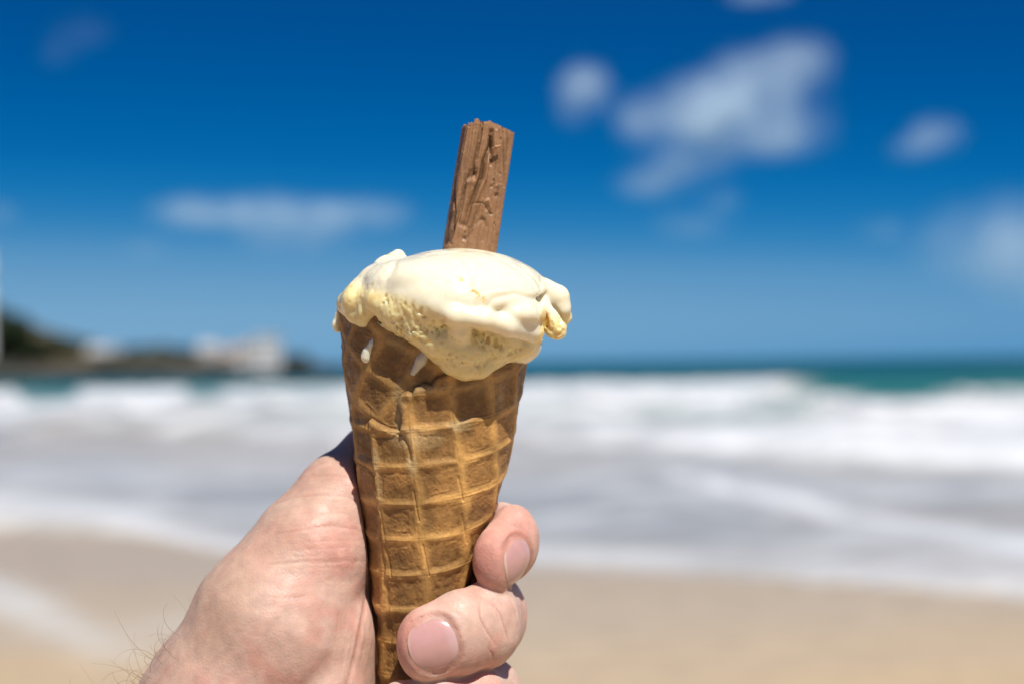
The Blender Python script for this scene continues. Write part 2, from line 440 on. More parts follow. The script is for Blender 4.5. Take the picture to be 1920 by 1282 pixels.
# the mixed colour of water body: teal offshore, green on the breaker, grey and silty in the shallows
deep = np.array([.0, .075, .080]); grn = np.array([.025, .16, .125]); silt = np.array([.38, .385, .385]); silt2 = np.array([.47, .425, .37])
far = sstep(150, 320, Y)[:, None]
wc = grn*(1-far)+deep*far
sh = sstep(-60, 6, bore_m)[:, None]
mixs = sstep(.38, .62, n1)[:, None]*.5+sstep(-90, -10, shore_m)[:, None]*.6
sc = silt*(1-np.clip(mixs, 0, 1))+silt2*np.clip(mixs, 0, 1)
wc = wc*(1-sh)+sc*sh
fc = np.array([.88, .89, .90])
tan = (band(u0, 1460, 1600, 40)*band(Y, 100, 165, 12)*.5)[:, None]+(band(u0, 1780, 2000, 50)*band(Y, 90, 150, 12)*.35)[:, None]
fcol = fc[None]*(1-tan)+np.array([.62, .55, .42])*tan
fcol = fcol*(1-.34*(sstep(.42, .62, n2)*band(Y, 45, 95, 8))[:, None])
col = wc*(1-fo[:, None])+fcol*fo[:, None]
bedz = sand_z(Y)
Z = np.where(shore_m < 0, np.maximum(Z+.035, bedz+.10*sstep(0, -22, shore_m)+.012), Z)
Z = np.where(shore_m >= 0, bedz-.12-.02*np.clip(shore_m, 0, 40), Z)
Vw = np.stack([X, Y, Z], 1)
tag(mesh_np('sea_water', Vw, grid_faces(len(xs), len(ys)), M_sea, attrs={'Col': col}), 'teal sea breaking into white surf on the beach', kind='structure')

# spray and lumps of broken water thrown up along the breakers: real foam clumps
def icos(sub=1):
    import bmesh
    bm = bmesh.new(); bmesh.ops.create_icosphere(bm, subdivisions=sub, radius=1); v = np.array([q.co[:] for q in bm.verts]); f = np.array([[w.index for w in g.verts] for g in bm.faces]); bm.free(); return v, f
IV, IF = icos(1)
def clumps(C, Rr, seed=0):
    r = np.random.default_rng(seed); Vv = []; Ff = []; n = 0
    for c, s in zip(C, Rr):
        d = IV*(1+.3*(r.random((len(IV), 1))-.5)); Vv.append(d*np.asarray(s)+c); Ff.append(IF+n); n += len(IV)
    return np.concatenate(Vv), np.concatenate(Ff)
C = []; Rr = []
for k in range(1500):
    x = rng.uniform(-75, 75); row = rng.random()
    if row < .6: y = 149-.03*x+rng.normal()*3; h = rng.uniform(.3, .65)
    else: y = 86-.05*x+rng.normal()*3; h = rng.uniform(.2, .9)
    u = proj_world(np.array([[x, y, 0.]]))[0][0]
    if 1540 < u < 1790 or (row < .6 and u > 1500) or 30 < u < 150 or (350 < u < 430): continue
    s = rng.uniform(.10, .36); C.append((x, y, h)); Rr.append((s*1.5, s, s*.7))
Vv, Ff = clumps(C, Rr)
tag(mesh_np('sea_spray', Vv, Ff, M_foam, attrs={'Col': np.full((len(Vv), 3), .82)}), 'white spray and foam thrown up along the breaking waves', kind='stuff')

# ------------------------------------------------------------------ headland with houses, far left
def Wp(u, v, d):
    r = ray(u, v); return CAM+r/r[1]*d
PX = lambda d: d/FOC
HD = 400.0
prof = [(-700, 560), (-200, 575), (0, 612), (40, 636), (80, 648), (150, 662), (230, 658), (330, 655), (380, 668), (470, 676), (560, 678), (600, 690), (640, 700)]
xs = np.linspace(Wp(-700, 690, HD)[0], Wp(645, 690, HD)[0], 170); ys = np.linspace(372, 520, 60)
X, Y = np.meshgrid(xs, ys, indexing='ij'); X = X.ravel(); Y = Y.ravel()
uu = 960+X/HD*FOC
top = (hor(uu)-interp(uu, prof))*PX(HD)+3.0
nn = fbm(np.stack([X*.06, Y*.06, X*0], 1), 4, 50)
Z = top*sstep(374, 402, Y+6*(nn-.5)*2)*(.75+.5*nn)*sstep(522, 470, Y)-.6
rock = np.array([.035, .034, .032]); scrub = np.array([.035, .040, .026]); dryg = np.array([.11, .09, .055])
g = sstep(.45, .6, fbm(np.stack([X*.1, Y*.1, X*0], 1), 3, 52))[:, None]
up = sstep(2.0, 5., Z)[:, None]
col = rock*(1-up)+(scrub*(1-g)+dryg*g)*up
M_land = attr_mat('headland_rock_and_scrub', rough=.9, spec=.1, mottle=.3, mscale=.4, bumps=[('noise', .8, 1., .6)])
tag(mesh_np('headland', np.stack([X, Y, Z], 1), grid_faces(len(xs), len(ys)), M_land, attrs={'Col': col}), 'dark rocky headland reaching into the sea', kind='structure')

def box_v(x0, x1, y0, y1, z0, z1):
    v = np.array([(x, y, z) for x in (x0, x1) for y in (y0, y1) for z in (z0, z1)], float)
    f = np.array([(0, 1, 3, 2), (4, 6, 7, 5), (0, 4, 5, 1), (2, 3, 7, 6), (0, 2, 6, 4), (1, 5, 7, 3)]); return v, f
M_white = mat_simple('white_render', (.56, .55, .54), .8, noise=.06, scale=.5)
M_beige = mat_simple('beige_render', (.30, .26, .20), .8, noise=.08, scale=.5)
M_tile = mat_simple('roof_tile', (.26, .20, .16), .8, noise=.15, scale=2)
M_slate = mat_simple('slate_roof', (.30, .30, .31), .7, noise=.1, scale=2)
M_glass = mat_simple('window_glass', (.03, .045, .06), .1)
M_wood = mat_simple('white_frame', (.7, .7, .68), .5)
def house(name, u0, u1, vtop, vbase, dist, wall, roofm, label, floors=1, cols=3, flat=False):
    a = Wp(u0, vbase, dist); b = Wp(u1, vbase, dist); t = Wp((u0+u1)/2, vtop, dist)
    x0, x1, z0, z1 = a[0], b[0], min(a[2], b[2])-1.0, t[2]; dep = (x1-x0)*.8; y0, y1 = dist, dist+dep
    root = empty(name, ((x0+x1)/2, dist+dep/2, z0)); o = np.array(root.location)
    tag(root, label, 'house', 'houses on the headland')
    zr = z1 if flat else z0+(z1-z0)*.68
    v, f = box_v(x0, x1, y0, y1, z0, zr); mesh_np('wall', v, f, wall, False, parent=root, origin=o)
    if flat:
        v, f = box_v(x0-.25, x1+.25, y0-.25, y1+.25, zr+.002, zr+.35); mesh_np('roof', v, f, roofm, False, parent=root, origin=o)
    else:
        e = .4; ym = (y0+y1)/2
        v = np.array([(x0-e, y0-e, zr), (x1+e, y0-e, zr), (x1+e, ym, z1), (x0-e, ym, z1), (x1+e, y1+e, zr), (x0-e, y1+e, zr)])
        v2 = v-np.array([0, 0, .2]); V = np.concatenate([v, v2])
        F4 = [(0, 1, 2, 3), (3, 2, 4, 5), (6, 9, 8, 7), (9, 11, 10, 8), (0, 6, 7, 1), (5, 4, 10, 11), (0, 3, 9, 6), (3, 5, 11, 9), (1, 7, 8, 2), (2, 8, 10, 4)]
        mesh_np('roof', V, np.array(F4), roofm, False, parent=root, origin=o)
        for xa, xb in ((x0+.02, x0+.3), (x1-.3, x1-.02)):
            gv = np.array([(xa, y0, zr-.1), (xa, y1, zr-.1), (xa, ym, z1-.25), (xb, y0, zr-.1), (xb, y1, zr-.1), (xb, ym, z1-.25)])
            mesh_np('gable', gv, [np.array([(0, 2, 1), (3, 4, 5)]), np.array([(0, 3, 5, 2), (1, 2, 5, 4)])], wall, False, parent=root, origin=o)
        v, f = box_v(x0+(x1-x0)*.2, x0+(x1-x0)*.2+.7, ym-.4, ym+.4, zr, z1+.7); mesh_np('chimney', v, f, wall, False, parent=root, origin=o)
    fh = (zr-z0-1)/floors; cw = (x1-x0)/cols
    for r in range(floors):
        for c in range(cols):
            cx = x0+cw*(c+.5); cz = z0+1+fh*(r+.5); hw, hh = cw*.25, fh*.27
            v, f = box_v(cx-hw-.1, cx+hw+.1, y0-.06, y0+.05, cz-hh-.1, cz+hh+.1); w = mesh_np('window', v, f, M_wood, False, parent=root, origin=o)
            v, f = box_v(cx-hw, cx+hw, y0-.09, y0-.05, cz-hh, cz+hh); pn = mesh_np('pane', v-o, f, M_glass, False, parent=w)
    return root
house('beach_house', 163, 205, 648, 682, 398, M_white, M_slate, 'pale low house in the gap between the two dark parts of the headland', 1, 3)
house('beach_house', 206, 236, 654, 681, 402, M_beige, M_tile, 'small beige house just right of the pale low house', 1, 2)
house('beach_house', 372, 408, 642, 684, 396, M_white, M_slate, 'leftmost white house of the seafront row on the headland', 2, 3)
house('beach_house', 410, 440, 652, 688, 394, M_beige, M_tile, 'beige house in the middle of the seafront row', 1, 3)
house('beach_house', 441, 470, 644, 690, 394, M_white, M_tile, 'narrow white house beside the tallest white house', 2, 2)
house('beach_house', 473, 522, 632, 690, 392, M_white, M_white, 'brightest and tallest white flat-roofed house at the end of the row', 3, 3, True)
# white mast with platform above the trees at the left edge
mp = Wp(-19, 600, 300); mt = Wp(-19, 470, 300)
root = empty('signal_mast', (mp[0], 300, mp[2])); o = np.array(root.location)
tag(root, 'tall white mast rising behind the dark tree at the left edge', 'mast')
def tube(pts, rad, n=8, cap=True):
    pts = np.asarray(pts, float); rad = np.broadcast_to(np.asarray(rad, float), (len(pts),)); V = []
    T = np.gradient(pts, axis=0); T /= np.maximum(np.linalg.norm(T, axis=1, keepdims=True), 1e-12)
    ref = np.array([0, 0, 1.]) if abs(T[0, 2]) < .9 else np.array([1., 0, 0])
    for p, t, r in zip(pts, T, rad):
        a = np.cross(t, ref); a /= max(np.linalg.norm(a), 1e-9); b = np.cross(t, a); ref = np.cross(a, t)
        th = np.arange(n)/n*2*np.pi; V.append(p+r*(np.cos(th)[:, None]*a+np.sin(th)[:, None]*b))
    V = np.concatenate(V); m = len(pts); F = []
    for i in range(m-1):
        for j in range(n):
            F.append((i*n+j, i*n+(j+1) % n, (i+1)*n+(j+1) % n, (i+1)*n+j))
    return V, np.array(F)
v, f = tube([(o[0], 300, o[2]-8), (o[0], 300, mt[2]-3), (o[0], 300, mt[2])], [.6, .5, .25], 12); mesh_np('mast_column', v, f, M_white, parent=root, origin=o)
v, f = box_v(o[0]-1.3, o[0]+1.3, 298.7, 301.3, mt[2]-5, mt[2]-4.6); mesh_np('platform', v, f, M_white, False, parent=root, origin=o)
v, f = tube([(o[0], 300, mt[2]), (o[0], 300, mt[2]+2.5)], [.12, .08], 6); mesh_np('antenna', v, f, M_white, parent=root, origin=o)

M_leaf = attr_mat('tree_leaves', rough=.8, spec=.15, mottle=.2, mscale=.5)
M_bark = mat_simple('tree_bark', (.09, .07, .05), .9, noise=.2)
def tree(x, y, z, h, rad, seed, label, tone):
    r = np.random.default_rng(seed); root = empty('shore_tree', (x, y, z)); o = np.array((x, y, z)); tag(root, label, 'tree', 'trees on the headland')
    V, F = tube([(x, y, z-1), (x+.1, y, z+h*.35), (x-.1, y, z+h*.7)], [.35, .25, .12], 8)
    for k in range(4):
        a = r.uniform(0, 6.3); v, f = tube([(x, y, z+h*.35), (x+math.cos(a)*rad*.4, y+math.sin(a)*rad*.4, z+h*.6), (x+math.cos(a)*rad*.7, y+math.sin(a)*rad*.7, z+h*.75)], [.18, .1, .05], 5); F = np.concatenate([F, f+len(V)]); V = np.concatenate([V, v])
    mesh_np('trunk', V, F, M_bark, parent=root, origin=o)
    n = 1800; d = r.normal(size=(n, 3)); d /= np.linalg.norm(d, axis=1, keepdims=True); d *= (r.random((n, 1))**.4)
    c = o+np.array([0, 0, h*.68])+d*np.array([rad, rad, h*.36])*(1+.35*(fbm(d*2.2+seed, 2, seed)-.5)[:, None]*2)
    keep = fbm(c*.45, 2, seed+3) > .36; c = c[keep]; n = len(c)
    s = r.uniform(.25, .6, (n, 1)); a = r.normal(size=(n, 3)); a /= np.linalg.norm(a, axis=1, keepdims=True); b = np.cross(a, r.normal(size=(n, 3))); b /= np.linalg.norm(b, axis=1, keepdims=True)
    V = np.concatenate([c-a*s-b*s*.6, c+a*s-b*s*.6, c+a*s+b*s*.6, c-a*s+b*s*.6]); F = np.arange(4*n).reshape(4, n).T
    t = np.repeat((.7+.6*r.random((1, n))), 4, 0).ravel()[:, None]
    mesh_np('crown', V, F, M_leaf, False, attrs={'Col': np.array(tone)*.6*t}, parent=root, origin=o)
def tree_px(u, v, vt, dist, rad, seed, label, tone=(.05, .075, .03)):
    b = Wp(u, v, dist); t = Wp(u, vt, dist); tree(b[0], dist, b[2], (t[2]-b[2])*.96, rad, seed, label, tone)
tree_px(-30, 690, 560, 395, 9, 1, 'largest dark tree cut off by the left edge', (.05, .075, .03))
tree_px(22, 690, 590, 390, 5.5, 2, 'round dark green tree just right of the largest one')
tree_px(70, 695, 632, 392, 5.5, 3, 'low dark bushy tree on the rocks below the big trees')
tree_px(115, 695, 641, 396, 5, 4, 'low dark tree next to the gap with the pale house')
tree_px(262, 692, 650, 400, 4.5, 5, 'olive tree right of the small beige house', (.07, .07, .035))
tree_px(305, 692, 648, 402, 5, 6, 'olive tree in the middle of the dark stretch between the houses', (.07, .07, .035))
tree_px(345, 692, 652, 398, 4, 7, 'olive tree touching the leftmost white house', (.07, .07, .035))
tree_px(555, 692, 664, 405, 5, 8, 'low pale green bush right of the brightest house', (.13, .13, .07))
M_rock = mat_simple('dark_rock', (.05, .047, .042), .85, noise=.3, scale=.7, bump=.6)
RV, RF = icos(2)
for k, (u, v, s) in enumerate([(10, 706, 4.2), (60, 706, 3.5), (105, 704, 4.5), (145, 702, 3), (235, 696, 2.6), (280, 697, 4), (325, 697, 4), (360, 698, 3.2)]):
    p = Wp(u, v, 366); d = RV*(1+.5*(fbm(RV*1.6+k*9, 3, k)-.5)[:, None]*2); d = d*np.array([s*1.2, s, s*.55])
    o_ = mesh_np('shore_rock', d+p, RF, M_rock, False, origin=p)
    names = ['leftmost dark rock at the foot of the headland', 'second dark rock from the left edge, under the big trees', 'wide dark rock below the low bushy trees', 'dark rock at the end of the left rocky stretch',
             'small dark rock below the small beige house', 'dark rock below the olive tree nearest the beige house', 'dark rock below the middle olive tree', 'dark rock at the waterline before the white seafront row']
    tag(o_, names[k], 'rock', 'rocks along the foot of the headland')

# ------------------------------------------------------------------ clouds (volumes high above the sea)
def cloud(blobs, label, dens=.02, dist=1600.0, seed=0):
    """blobs: (u, v, ru, rv, strength) in photograph pixels at the given distance"""
    P = [(Wp(u, v, dist), ru*PX(dist), rv*PX(dist), s) for u, v, ru, rv, s in blobs]
    cen = np.mean([p[0] for p in P], axis=0)
    ext = 1.25
    lo = np.min([p[0]-cen-np.array([p[1], p[1]*.8, p[2]])*ext for p in P], axis=0); hi = np.max([p[0]-cen+np.array([p[1], p[1]*.8, p[2]])*ext for p in P], axis=0)
    v, f = box_v(lo[0], hi[0], lo[1], hi[1], lo[2], hi[2])
    m = bpy.data.materials.new('cloud_vapour'); m.use_nodes = True; nt = m.node_tree; nt.nodes.clear()
    out = N_(nt, 'ShaderNodeOutputMaterial'); pv = N_(nt, 'ShaderNodeVolumePrincipled'); pv.inputs['Color'].default_value = (.76, .88, .97, 1); pv.inputs['Anisotropy'].default_value = .0
    tc = N_(nt, 'ShaderNodeTexCoord'); nz = N_(nt, 'ShaderNodeTexNoise', Scale=1/52., Detail=3.0, Roughness=.55)
    add = N_(nt, 'ShaderNodeVectorMath', operation='ADD'); add.inputs[1].default_value = (seed*311., seed*97., 0)
    nt.links.new(tc.outputs['Object'], add.inputs[0]); nt.links.new(add.outputs[0], nz.inputs['Vector'])
    tot = None
    for p, rx, rz, s in P:
        c = p-cen
        sub = N_(nt, 'ShaderNodeVectorMath', operation='SUBTRACT'); sub.inputs[1].default_value = tuple(c)
        dv = N_(nt, 'ShaderNodeVectorMath', operation='DIVIDE'); dv.inputs[1].default_value = (rx, rx*.8, rz)
        ln = N_(nt, 'ShaderNodeVectorMath', operation='LENGTH')
        mr = N_(nt, 'ShaderNodeMapRange', interpolation_type='SMOOTHSTEP'); mr.inputs['From Min'].default_value = 1.22; mr.inputs['From Max'].default_value = -.25; mr.inputs['To Min'].default_value = 0; mr.inputs['To Max'].default_value = s
        nt.links.new(tc.outputs['Object'], sub.inputs[0]); nt.links.new(sub.outputs[0], dv.inputs[0]); nt.links.new(dv.outputs[0], ln.inputs[0]); nt.links.new(ln.outputs['Value'], mr.inputs['Value'])
        if tot is None: tot = mr.outputs[0]
        else:
            a = N_(nt, 'ShaderNodeMath', operation='ADD'); nt.links.new(tot, a.inputs[0]); nt.links.new(mr.outputs[0], a.inputs[1]); tot = a.outputs[0]
    r2 = N_(nt, 'ShaderNodeMapRange'); r2.inputs['From Min'].default_value = .38; r2.inputs['From Max'].default_value = .64; r2.inputs['To Min'].default_value = .22; r2.inputs['To Max'].default_value = 1.6
    nt.links.new(nz.outputs['Fac'], r2.inputs['Value'])
    mm = N_(nt, 'ShaderNodeMath', operation='MULTIPLY'); nt.links.new(tot, mm.inputs[0]); nt.links.new(r2.outputs[0], mm.inputs[1])
    m2 = N_(nt, 'ShaderNodeMath', operation='MULTIPLY'); m2.inputs[1].default_value = dens; nt.links.new(mm.outputs[0], m2.inputs[0])
    nt.links.new(m2.outputs[0], pv.inputs['Density']); nt.links.new(pv.outputs[0], out.inputs['Volume'])
    o = mesh_np('cloud', v+cen, f, m, False, origin=cen)
    tag(o, label, 'cloud', 'small fair-weather clouds')
cloud([(1095, 168, 62, 55, 1.1), (1075, 215, 40, 30, .5)], 'small round white cloud left of the biggest cloud', .024, seed=1)
cloud([(1370, 220, 190, 85, .55), (1210, 225, 70, 60, .9), (1330, 200, 120, 70, .9), (1410, 160, 110, 75, 1.2), (1490, 110, 80, 50, .7), (1530, 120, 50, 60, .4), (1440, 255, 130, 50, .6), (1290, 300, 110, 45, .6), (1230, 345, 90, 35, .6), (1345, 235, 70, 60, .6)],
      'largest ragged white cloud in the upper right sky', .017, seed=2)
cloud([(1755, 252, 62, 40, 1.), (1710, 275, 60, 30, .5)], 'small oval cloud right of the largest cloud', .020, seed=3)
cloud([(390, 398, 120, 34, .9), (500, 400, 110, 40, .8), (560, 430, 130, 50, .7), (690, 400, 90, 36, .9), (600, 395, 80, 30, .5)], 'long flat cloud in the left sky', .017, seed=4)
cloud([(1345, 375, 52, 32, .9)], 'tiny cloud puff just below the largest cloud', .012, seed=5)
cloud([(1290, 420, 90, 34, .5)], 'faint wisp below the tiny cloud puff', .010, seed=6)
cloud([(1930, 450, 230, 95, .9), (1850, 450, 110, 45, .5), (1990, 510, 200, 80, .8)], 'broad hazy cloud cut off by the right edge', .0065, seed=7)
cloud([(1650, 430, 60, 30, .5)], 'faint small cloud left of the broad hazy cloud', .012, seed=8)
cloud([(150, 60, 70, 40, .5), (105, 100, 50, 35, .4)], 'faint wisp of cloud in the upper left corner', .005, seed=9)
cloud([(-15, 400, 50, 30, .9)], 'small cloud cut off by the left edge', .014, seed=10)
cloud([(1425, -14, 75, 26, 1.)], 'sliver of cloud cut off by the top edge', .016, seed=11)
cloud([(265, 465, 60, 26, .5)], 'faint cloud below the long flat cloud', .008, seed=12)

# ------------------------------------------------------------------ waffle cone
CV = [540, 580, 670, 780, 870, 950, 1050, 1100, 1180, 1250, 1330, 1400, 1425]
CL = [628, 634, 641, 655, 665, 677, 690, 696, 701, 704, 712, 725, 730]
CR = [992, 990, 984, 966, 948, 927, 896, 880, 846, 814, 776, 746, 738]
cvx = np.array(CV, float); ccx = (np.array(CL)+np.array(CR))/2.; chw = (np.array(CR)-np.array(CL))/2.
def cone_c(v): return np.interp(v, cvx, ccx)
def cone_r(v): return np.interp(v, cvx, chw)
def poly_sd(px, py, poly):
    """signed distance, positive inside"""
    poly = np.array(poly, float); d = np.full(px.shape, 1e9); ins = np.zeros(px.shape, bool); n = len(poly)
    for i in range(n):
        a, b = poly[i], poly[(i+1) % n]; e = b-a; t = np.clip(((px-a[0])*e[0]+(py-a[1])*e[1])/(e@e), 0, 1)
        d = np.minimum(d, np.hypot(px-a[0]-t*e[0], py-a[1]-t*e[1]))
        c = ((a[1] > py) != (b[1] > py)) & (px < (b[0]-a[0])*(py-a[1])/(b[1]-a[1]+1e-12)+a[0]); ins ^= c
    return np.where(ins, d, -d)
nth, nv = 900, 760
th = np.concatenate([np.linspace(-1.75, 1.75, 700), np.linspace(1.75, 2*np.pi-1.75, nth-700+2)[1:-1]])
vv = np.linspace(560, 1424, nv)
TH, VV = np.meshgrid(th, vv, indexing='ij'); TH = TH.ravel(); VV = VV.ravel()
# rim is tilted: higher on the left
rim = 575+10*(np.sin(TH)+1)*1.0+3*np.sin(TH*9)+8*(vnoise(np.stack([TH*3, TH*0, TH*0], 1), 2)-.5)
VV = rim+(VV-560)/(1424-560)*(1424-rim)
cxx = cone_c(VV); hw = cone_r(VV)
ue = cxx+hw*np.sin(np.clip(TH, -1.57, 1.57))+np.where(np.abs(TH) > 1.57, np.sign(TH)*0+(TH-1.57)*hw*(TH < 3.3), 0)
APX = 1440.0; L = APX-VV
sa = .205
def gridpat(X, Y, cell, wd, seed, wob=3.0):
    P = np.stack([X/40, Y/40, X*0+seed], 1)
    X = X+wob*(vnoise(P, seed)-.5)*2; Y = Y+wob*(vnoise(P, seed+5)-.5)*2
    gx = np.abs((X/cell+.5) % 1-.5)*cell; gy = np.abs((Y/cell+.5) % 1-.5)*cell
    wl = wd*(1+.30*(vnoise(P*1.5, seed+9)-.5)*2)
    rx = np.exp(-np.abs(gx/wl)**2.0)*.85+.15*np.exp(-np.abs(gx/wl/1.9)**4); ry = np.exp(-np.abs(gy/wl)**2.0)*.85+.15*np.exp(-np.abs(gy/wl/1.9)**4)
    # thin central furrow on the ribs
    fur = .22*np.exp(-((gx-2.)/1.8)**2)*(vnoise(P*.9, seed+11) > .35)+.22*np.exp(-((gy-2)/1.8)**2)*(vnoise(P*.9, seed+12) > .35)
    r = 1-(1-rx)*(1-ry)
    return r, fur, gx, gy
phi = np.where(TH > np.pi, TH-2*np.pi, TH)*sa
phi = TH*sa
b = .11
Xd = L*np.sin(phi); Yd = L*np.cos(phi)
XA = Xd*math.cos(b)+Yd*math.sin(b); YA = Yd*math.cos(b)-Xd*math.sin(b)
# register the aligned grid on the crossing near (797,995)
uc, vc = 797., 994.; tc_ = math.asin((uc-cone_c(vc))/cone_r(vc)); Lc = APX-vc
x0 = Lc*math.sin(tc_*sa); y0 = Lc*math.cos(tc_*sa)
XA -= x0*math.cos(b)+y0*math.sin(b); YA -= y0*math.cos(b)-x0*math.sin(b)
rA, fA, gxA, gyA = gridpat(XA, YA, 66, 7.2, 3)
b2 = -.50
XU = Xd*math.cos(b2)+Yd*math.sin(b2); YU = Yd*math.cos(b2)-Xd*math.sin(b2)
uc, vc = 700., 687.; tc_ = math.asin((uc-cone_c(vc))/cone_r(vc)); Lc = APX-vc
x0 = Lc*math.sin(tc_*sa); y0 = Lc*math.cos(tc_*sa)
XU -= x0*math.cos(b2)+y0*math.sin(b2); YU -= y0*math.cos(b2)-x0*math.sin(b2)
rU, fU, gxU, gyU = gridpat(XU, YU, 72, 8.6, 8)
OUTER = [(1100, 560), (1100, 1440), (748, 1440), (742, 1250), (733, 1100), (722, 960), (712, 880), (702, 820), (700, 787), (708, 778), (735, 792), (762, 798), (764, 770), (757, 748), (764, 736), (776, 730), (785, 734), (790, 722), (803, 713), (818, 716), (825, 704), (838, 697), (860, 694), (900, 640), (930, 560)]
P2 = np.stack([ue/14, VV/14, ue*0], 1)
sd = poly_sd(ue, VV, OUTER)+4*(vnoise(P2, 4)-.5)
sd = np.where(TH > 3.2, 60*0-30., sd)
outer = sstep(-2.5, 2.5, sd)
under = (1-outer)*(1-sstep(-8, 8, VV-(752+.42*(ue-640))))
pat = rA*(1-under)+rU*under; fur = fA*(1-under)+fU*under
cellg = np.minimum(np.where(under > .5, gxU, gxA), np.where(under > .5, gyU, gyA))
Pm = np.stack([ue/10, VV/10, TH*3], 1)
fine = fbm(Pm*1.6, 3, 12); big = fbm(Pm*.25, 3, 13)
pits = sstep(.66, .80, vnoise(Pm*2.4, 14))
h = .44*pat-.20*fur
h += (1-pat)*(.30*(big-.5)+.09*(fine-.5)-.05*pits)
h += .05*(fine-.5)
# rib sides of the cell floor: crumpled dark undercuts
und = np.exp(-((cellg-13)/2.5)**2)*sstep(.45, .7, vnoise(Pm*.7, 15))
h -= .06*und+.10*(1-pat)*np.clip(.5-big, 0, .5)*2-.10*np.exp(-((cellg-14.5-5*(big-.5))/2.2)**2)*sstep(.50, .75, vnoise(np.stack([XA/26, YA/26, XA*0], 1), 16))
h += .10*(1-pat)*(vnoise(np.stack([XA/9, YA/9, XA*0], 1), 19)-.5)+.10*(vnoise(np.stack([XA/3.5, YA/30, XA*0], 1), 17)-.5)*np.exp(-(gxA/12)**2)+.10*(vnoise(np.stack([XA/30, YA/3.5, XA*0], 1), 18)-.5)*np.exp(-(gyA/12)**2)
crk = np.exp(-(sd/2.6)**2)*sstep(1290, 1200, VV)*np.where(VV > 905, .45, 1)
lip = np.exp(-((sd-7)/6)**2)*(VV < 800)
h += .62*outer*sstep(1120, 800, VV)+.25*outer*sstep(1400, 900, VV)+.30*lip
h -= .32*crk*(1-outer*.3)
# torn notch and flap near the seam
tear = [([(742, 797), (768, 806), (778, 828), (781, 850)], 3.2, .7), ([(672, 862), (696, 868), (708, 884), (712, 905)], 3., .55), ([(706, 790), (704, 822), (709, 850), (716, 880)], 2.6, .5), ([(664, 838), (672, 868)], 2.4, .4),
        ([(717, 812), (748, 810), (770, 800)], 2.4, .35), ([(855, 690), (852, 730)], 2.2, .25), ([(785, 905), (794, 960)], 1.8, .35), ([(862, 880), (870, 925)], 1.8, .35), ([(800, 1005), (810, 1062)], 1.8, .35), ([(731, 1010), (741, 1066)], 1.8, .35), ([(868, 950), (876, 1005)], 1.8, .3), ([(724, 940), (731, 1000)], 1.8, .3)]
for pts, wd, dep in tear:
    pts = np.array(pts, float); bb = np.full(len(ue), 1e9)
    for i in range(len(pts)-1):
        a, c = pts[i], pts[i+1]; d = c-a; t = np.clip(((ue-a[0])*d[0]+(VV-a[1])*d[1])/(d@d), 0, 1); bb = np.minimum(bb, np.hypot(ue-a[0]-t*d[0], VV-a[1]-t*d[1]))
    h -= .6*dep*np.exp(-(bb/wd)**2)*(np.abs(TH) < 1.6)
h -= .45
h -= .35*sstep(1140, 1152, VV)*(1-.0*VV)
R_mm = hw*.12*(DIST*1000+0)/(DIST*1000)+h*np.clip((APX-VV)/150, 0, 1)
ctr = np.stack([(cxx-960)*DIST*1000/FOC, cxx*0, (641-VV)*DIST*1000/FOC], 1)
Vc = ctr+np.stack([R_mm*np.sin(TH), -R_mm*np.cos(TH), 0*TH], 1)
# colours: pale ribs, toasted cell floors, cream soaked in near the seam
ribc = np.array([.64, .355, .110]); cellc = np.array([.36, .185, .057]); dark = np.array([.22, .10, .028]); soak = np.array([.70, .56, .31])
tv = sstep(.3, .75, big)
t = np.clip(pat*1.05+.25*(fine-.5), 0, 1)[:, None]
cc = cellc*(1-t)+ribc*t
cc = cc*(.72+.56*tv[:, None])
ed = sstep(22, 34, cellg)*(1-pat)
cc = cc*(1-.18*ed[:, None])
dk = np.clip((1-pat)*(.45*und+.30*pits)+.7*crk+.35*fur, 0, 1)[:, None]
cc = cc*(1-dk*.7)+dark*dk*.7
rd = (np.clip(1-np.hypot((ue-672)/25, (VV-930)/70), 0, 1)*.3)[:, None]; cc = cc*(1-rd)+np.array([.45, .17, .09])*rd
def spot(u, v, ru, rv, s): return s*np.clip(1-((ue-u)/ru)**2-((VV-v)/rv)**2, 0, 1)
sk = np.maximum.reduce([spot(790, 810, 55, 26, .75), spot(865, 788, 26, 14, 1.), spot(760, 760, 14, 60, .8), spot(783, 860, 12, 26, .9), spot(716, 862, 12, 40, .8), spot(722, 905, 10, 50, .5), spot(800, 722, 40, 14, .45), spot(900, 720, 60, 20, .2), spot(935, 730, 10, 60, .5), spot(800, 650, 60, 26, .25), spot(760, 640, 30, 20, .5)])
sk = np.clip(sk*(.5+1.1*fine)*(np.abs(TH) < 1.6), 0, 1)[:, None]*.5
cc = cc*(1-sk)+soak*sk
wet_shade = (sstep(0, -40, VV-(775-.25*(ue-800)+50*(big-.5)))*.24*(np.abs(TH) < 2.2))[:, None]; cc = cc*(1-wet_shade)  # darker under the scoop: soaked wafer, plus the scoop's shade painted in
tip_ = (.5*sstep(1138, 1165, VV))[:, None]; cc = cc*(1-tip_)+cc*np.array([.42, .36, .25])*tip_  # tip darkened in the colour: toasted, with the hand's shade painted in
cone_o = to_world([Lp(734, 1425, 0)])[0]
root_c = empty('waffle_cone', cone_o)
tag(root_c, 'rolled golden waffle cone held upright in the hand', 'cone')
ci = np.arange(nth*nv).reshape(nth, nv)
Fc = grid_faces(nth, nv, True)[:, ::-1]
mesh_np('cone_shell', to_world(Vc), Fc, M_wafer, attrs={'Col': cc}, parent=root_c, origin=cone_o)
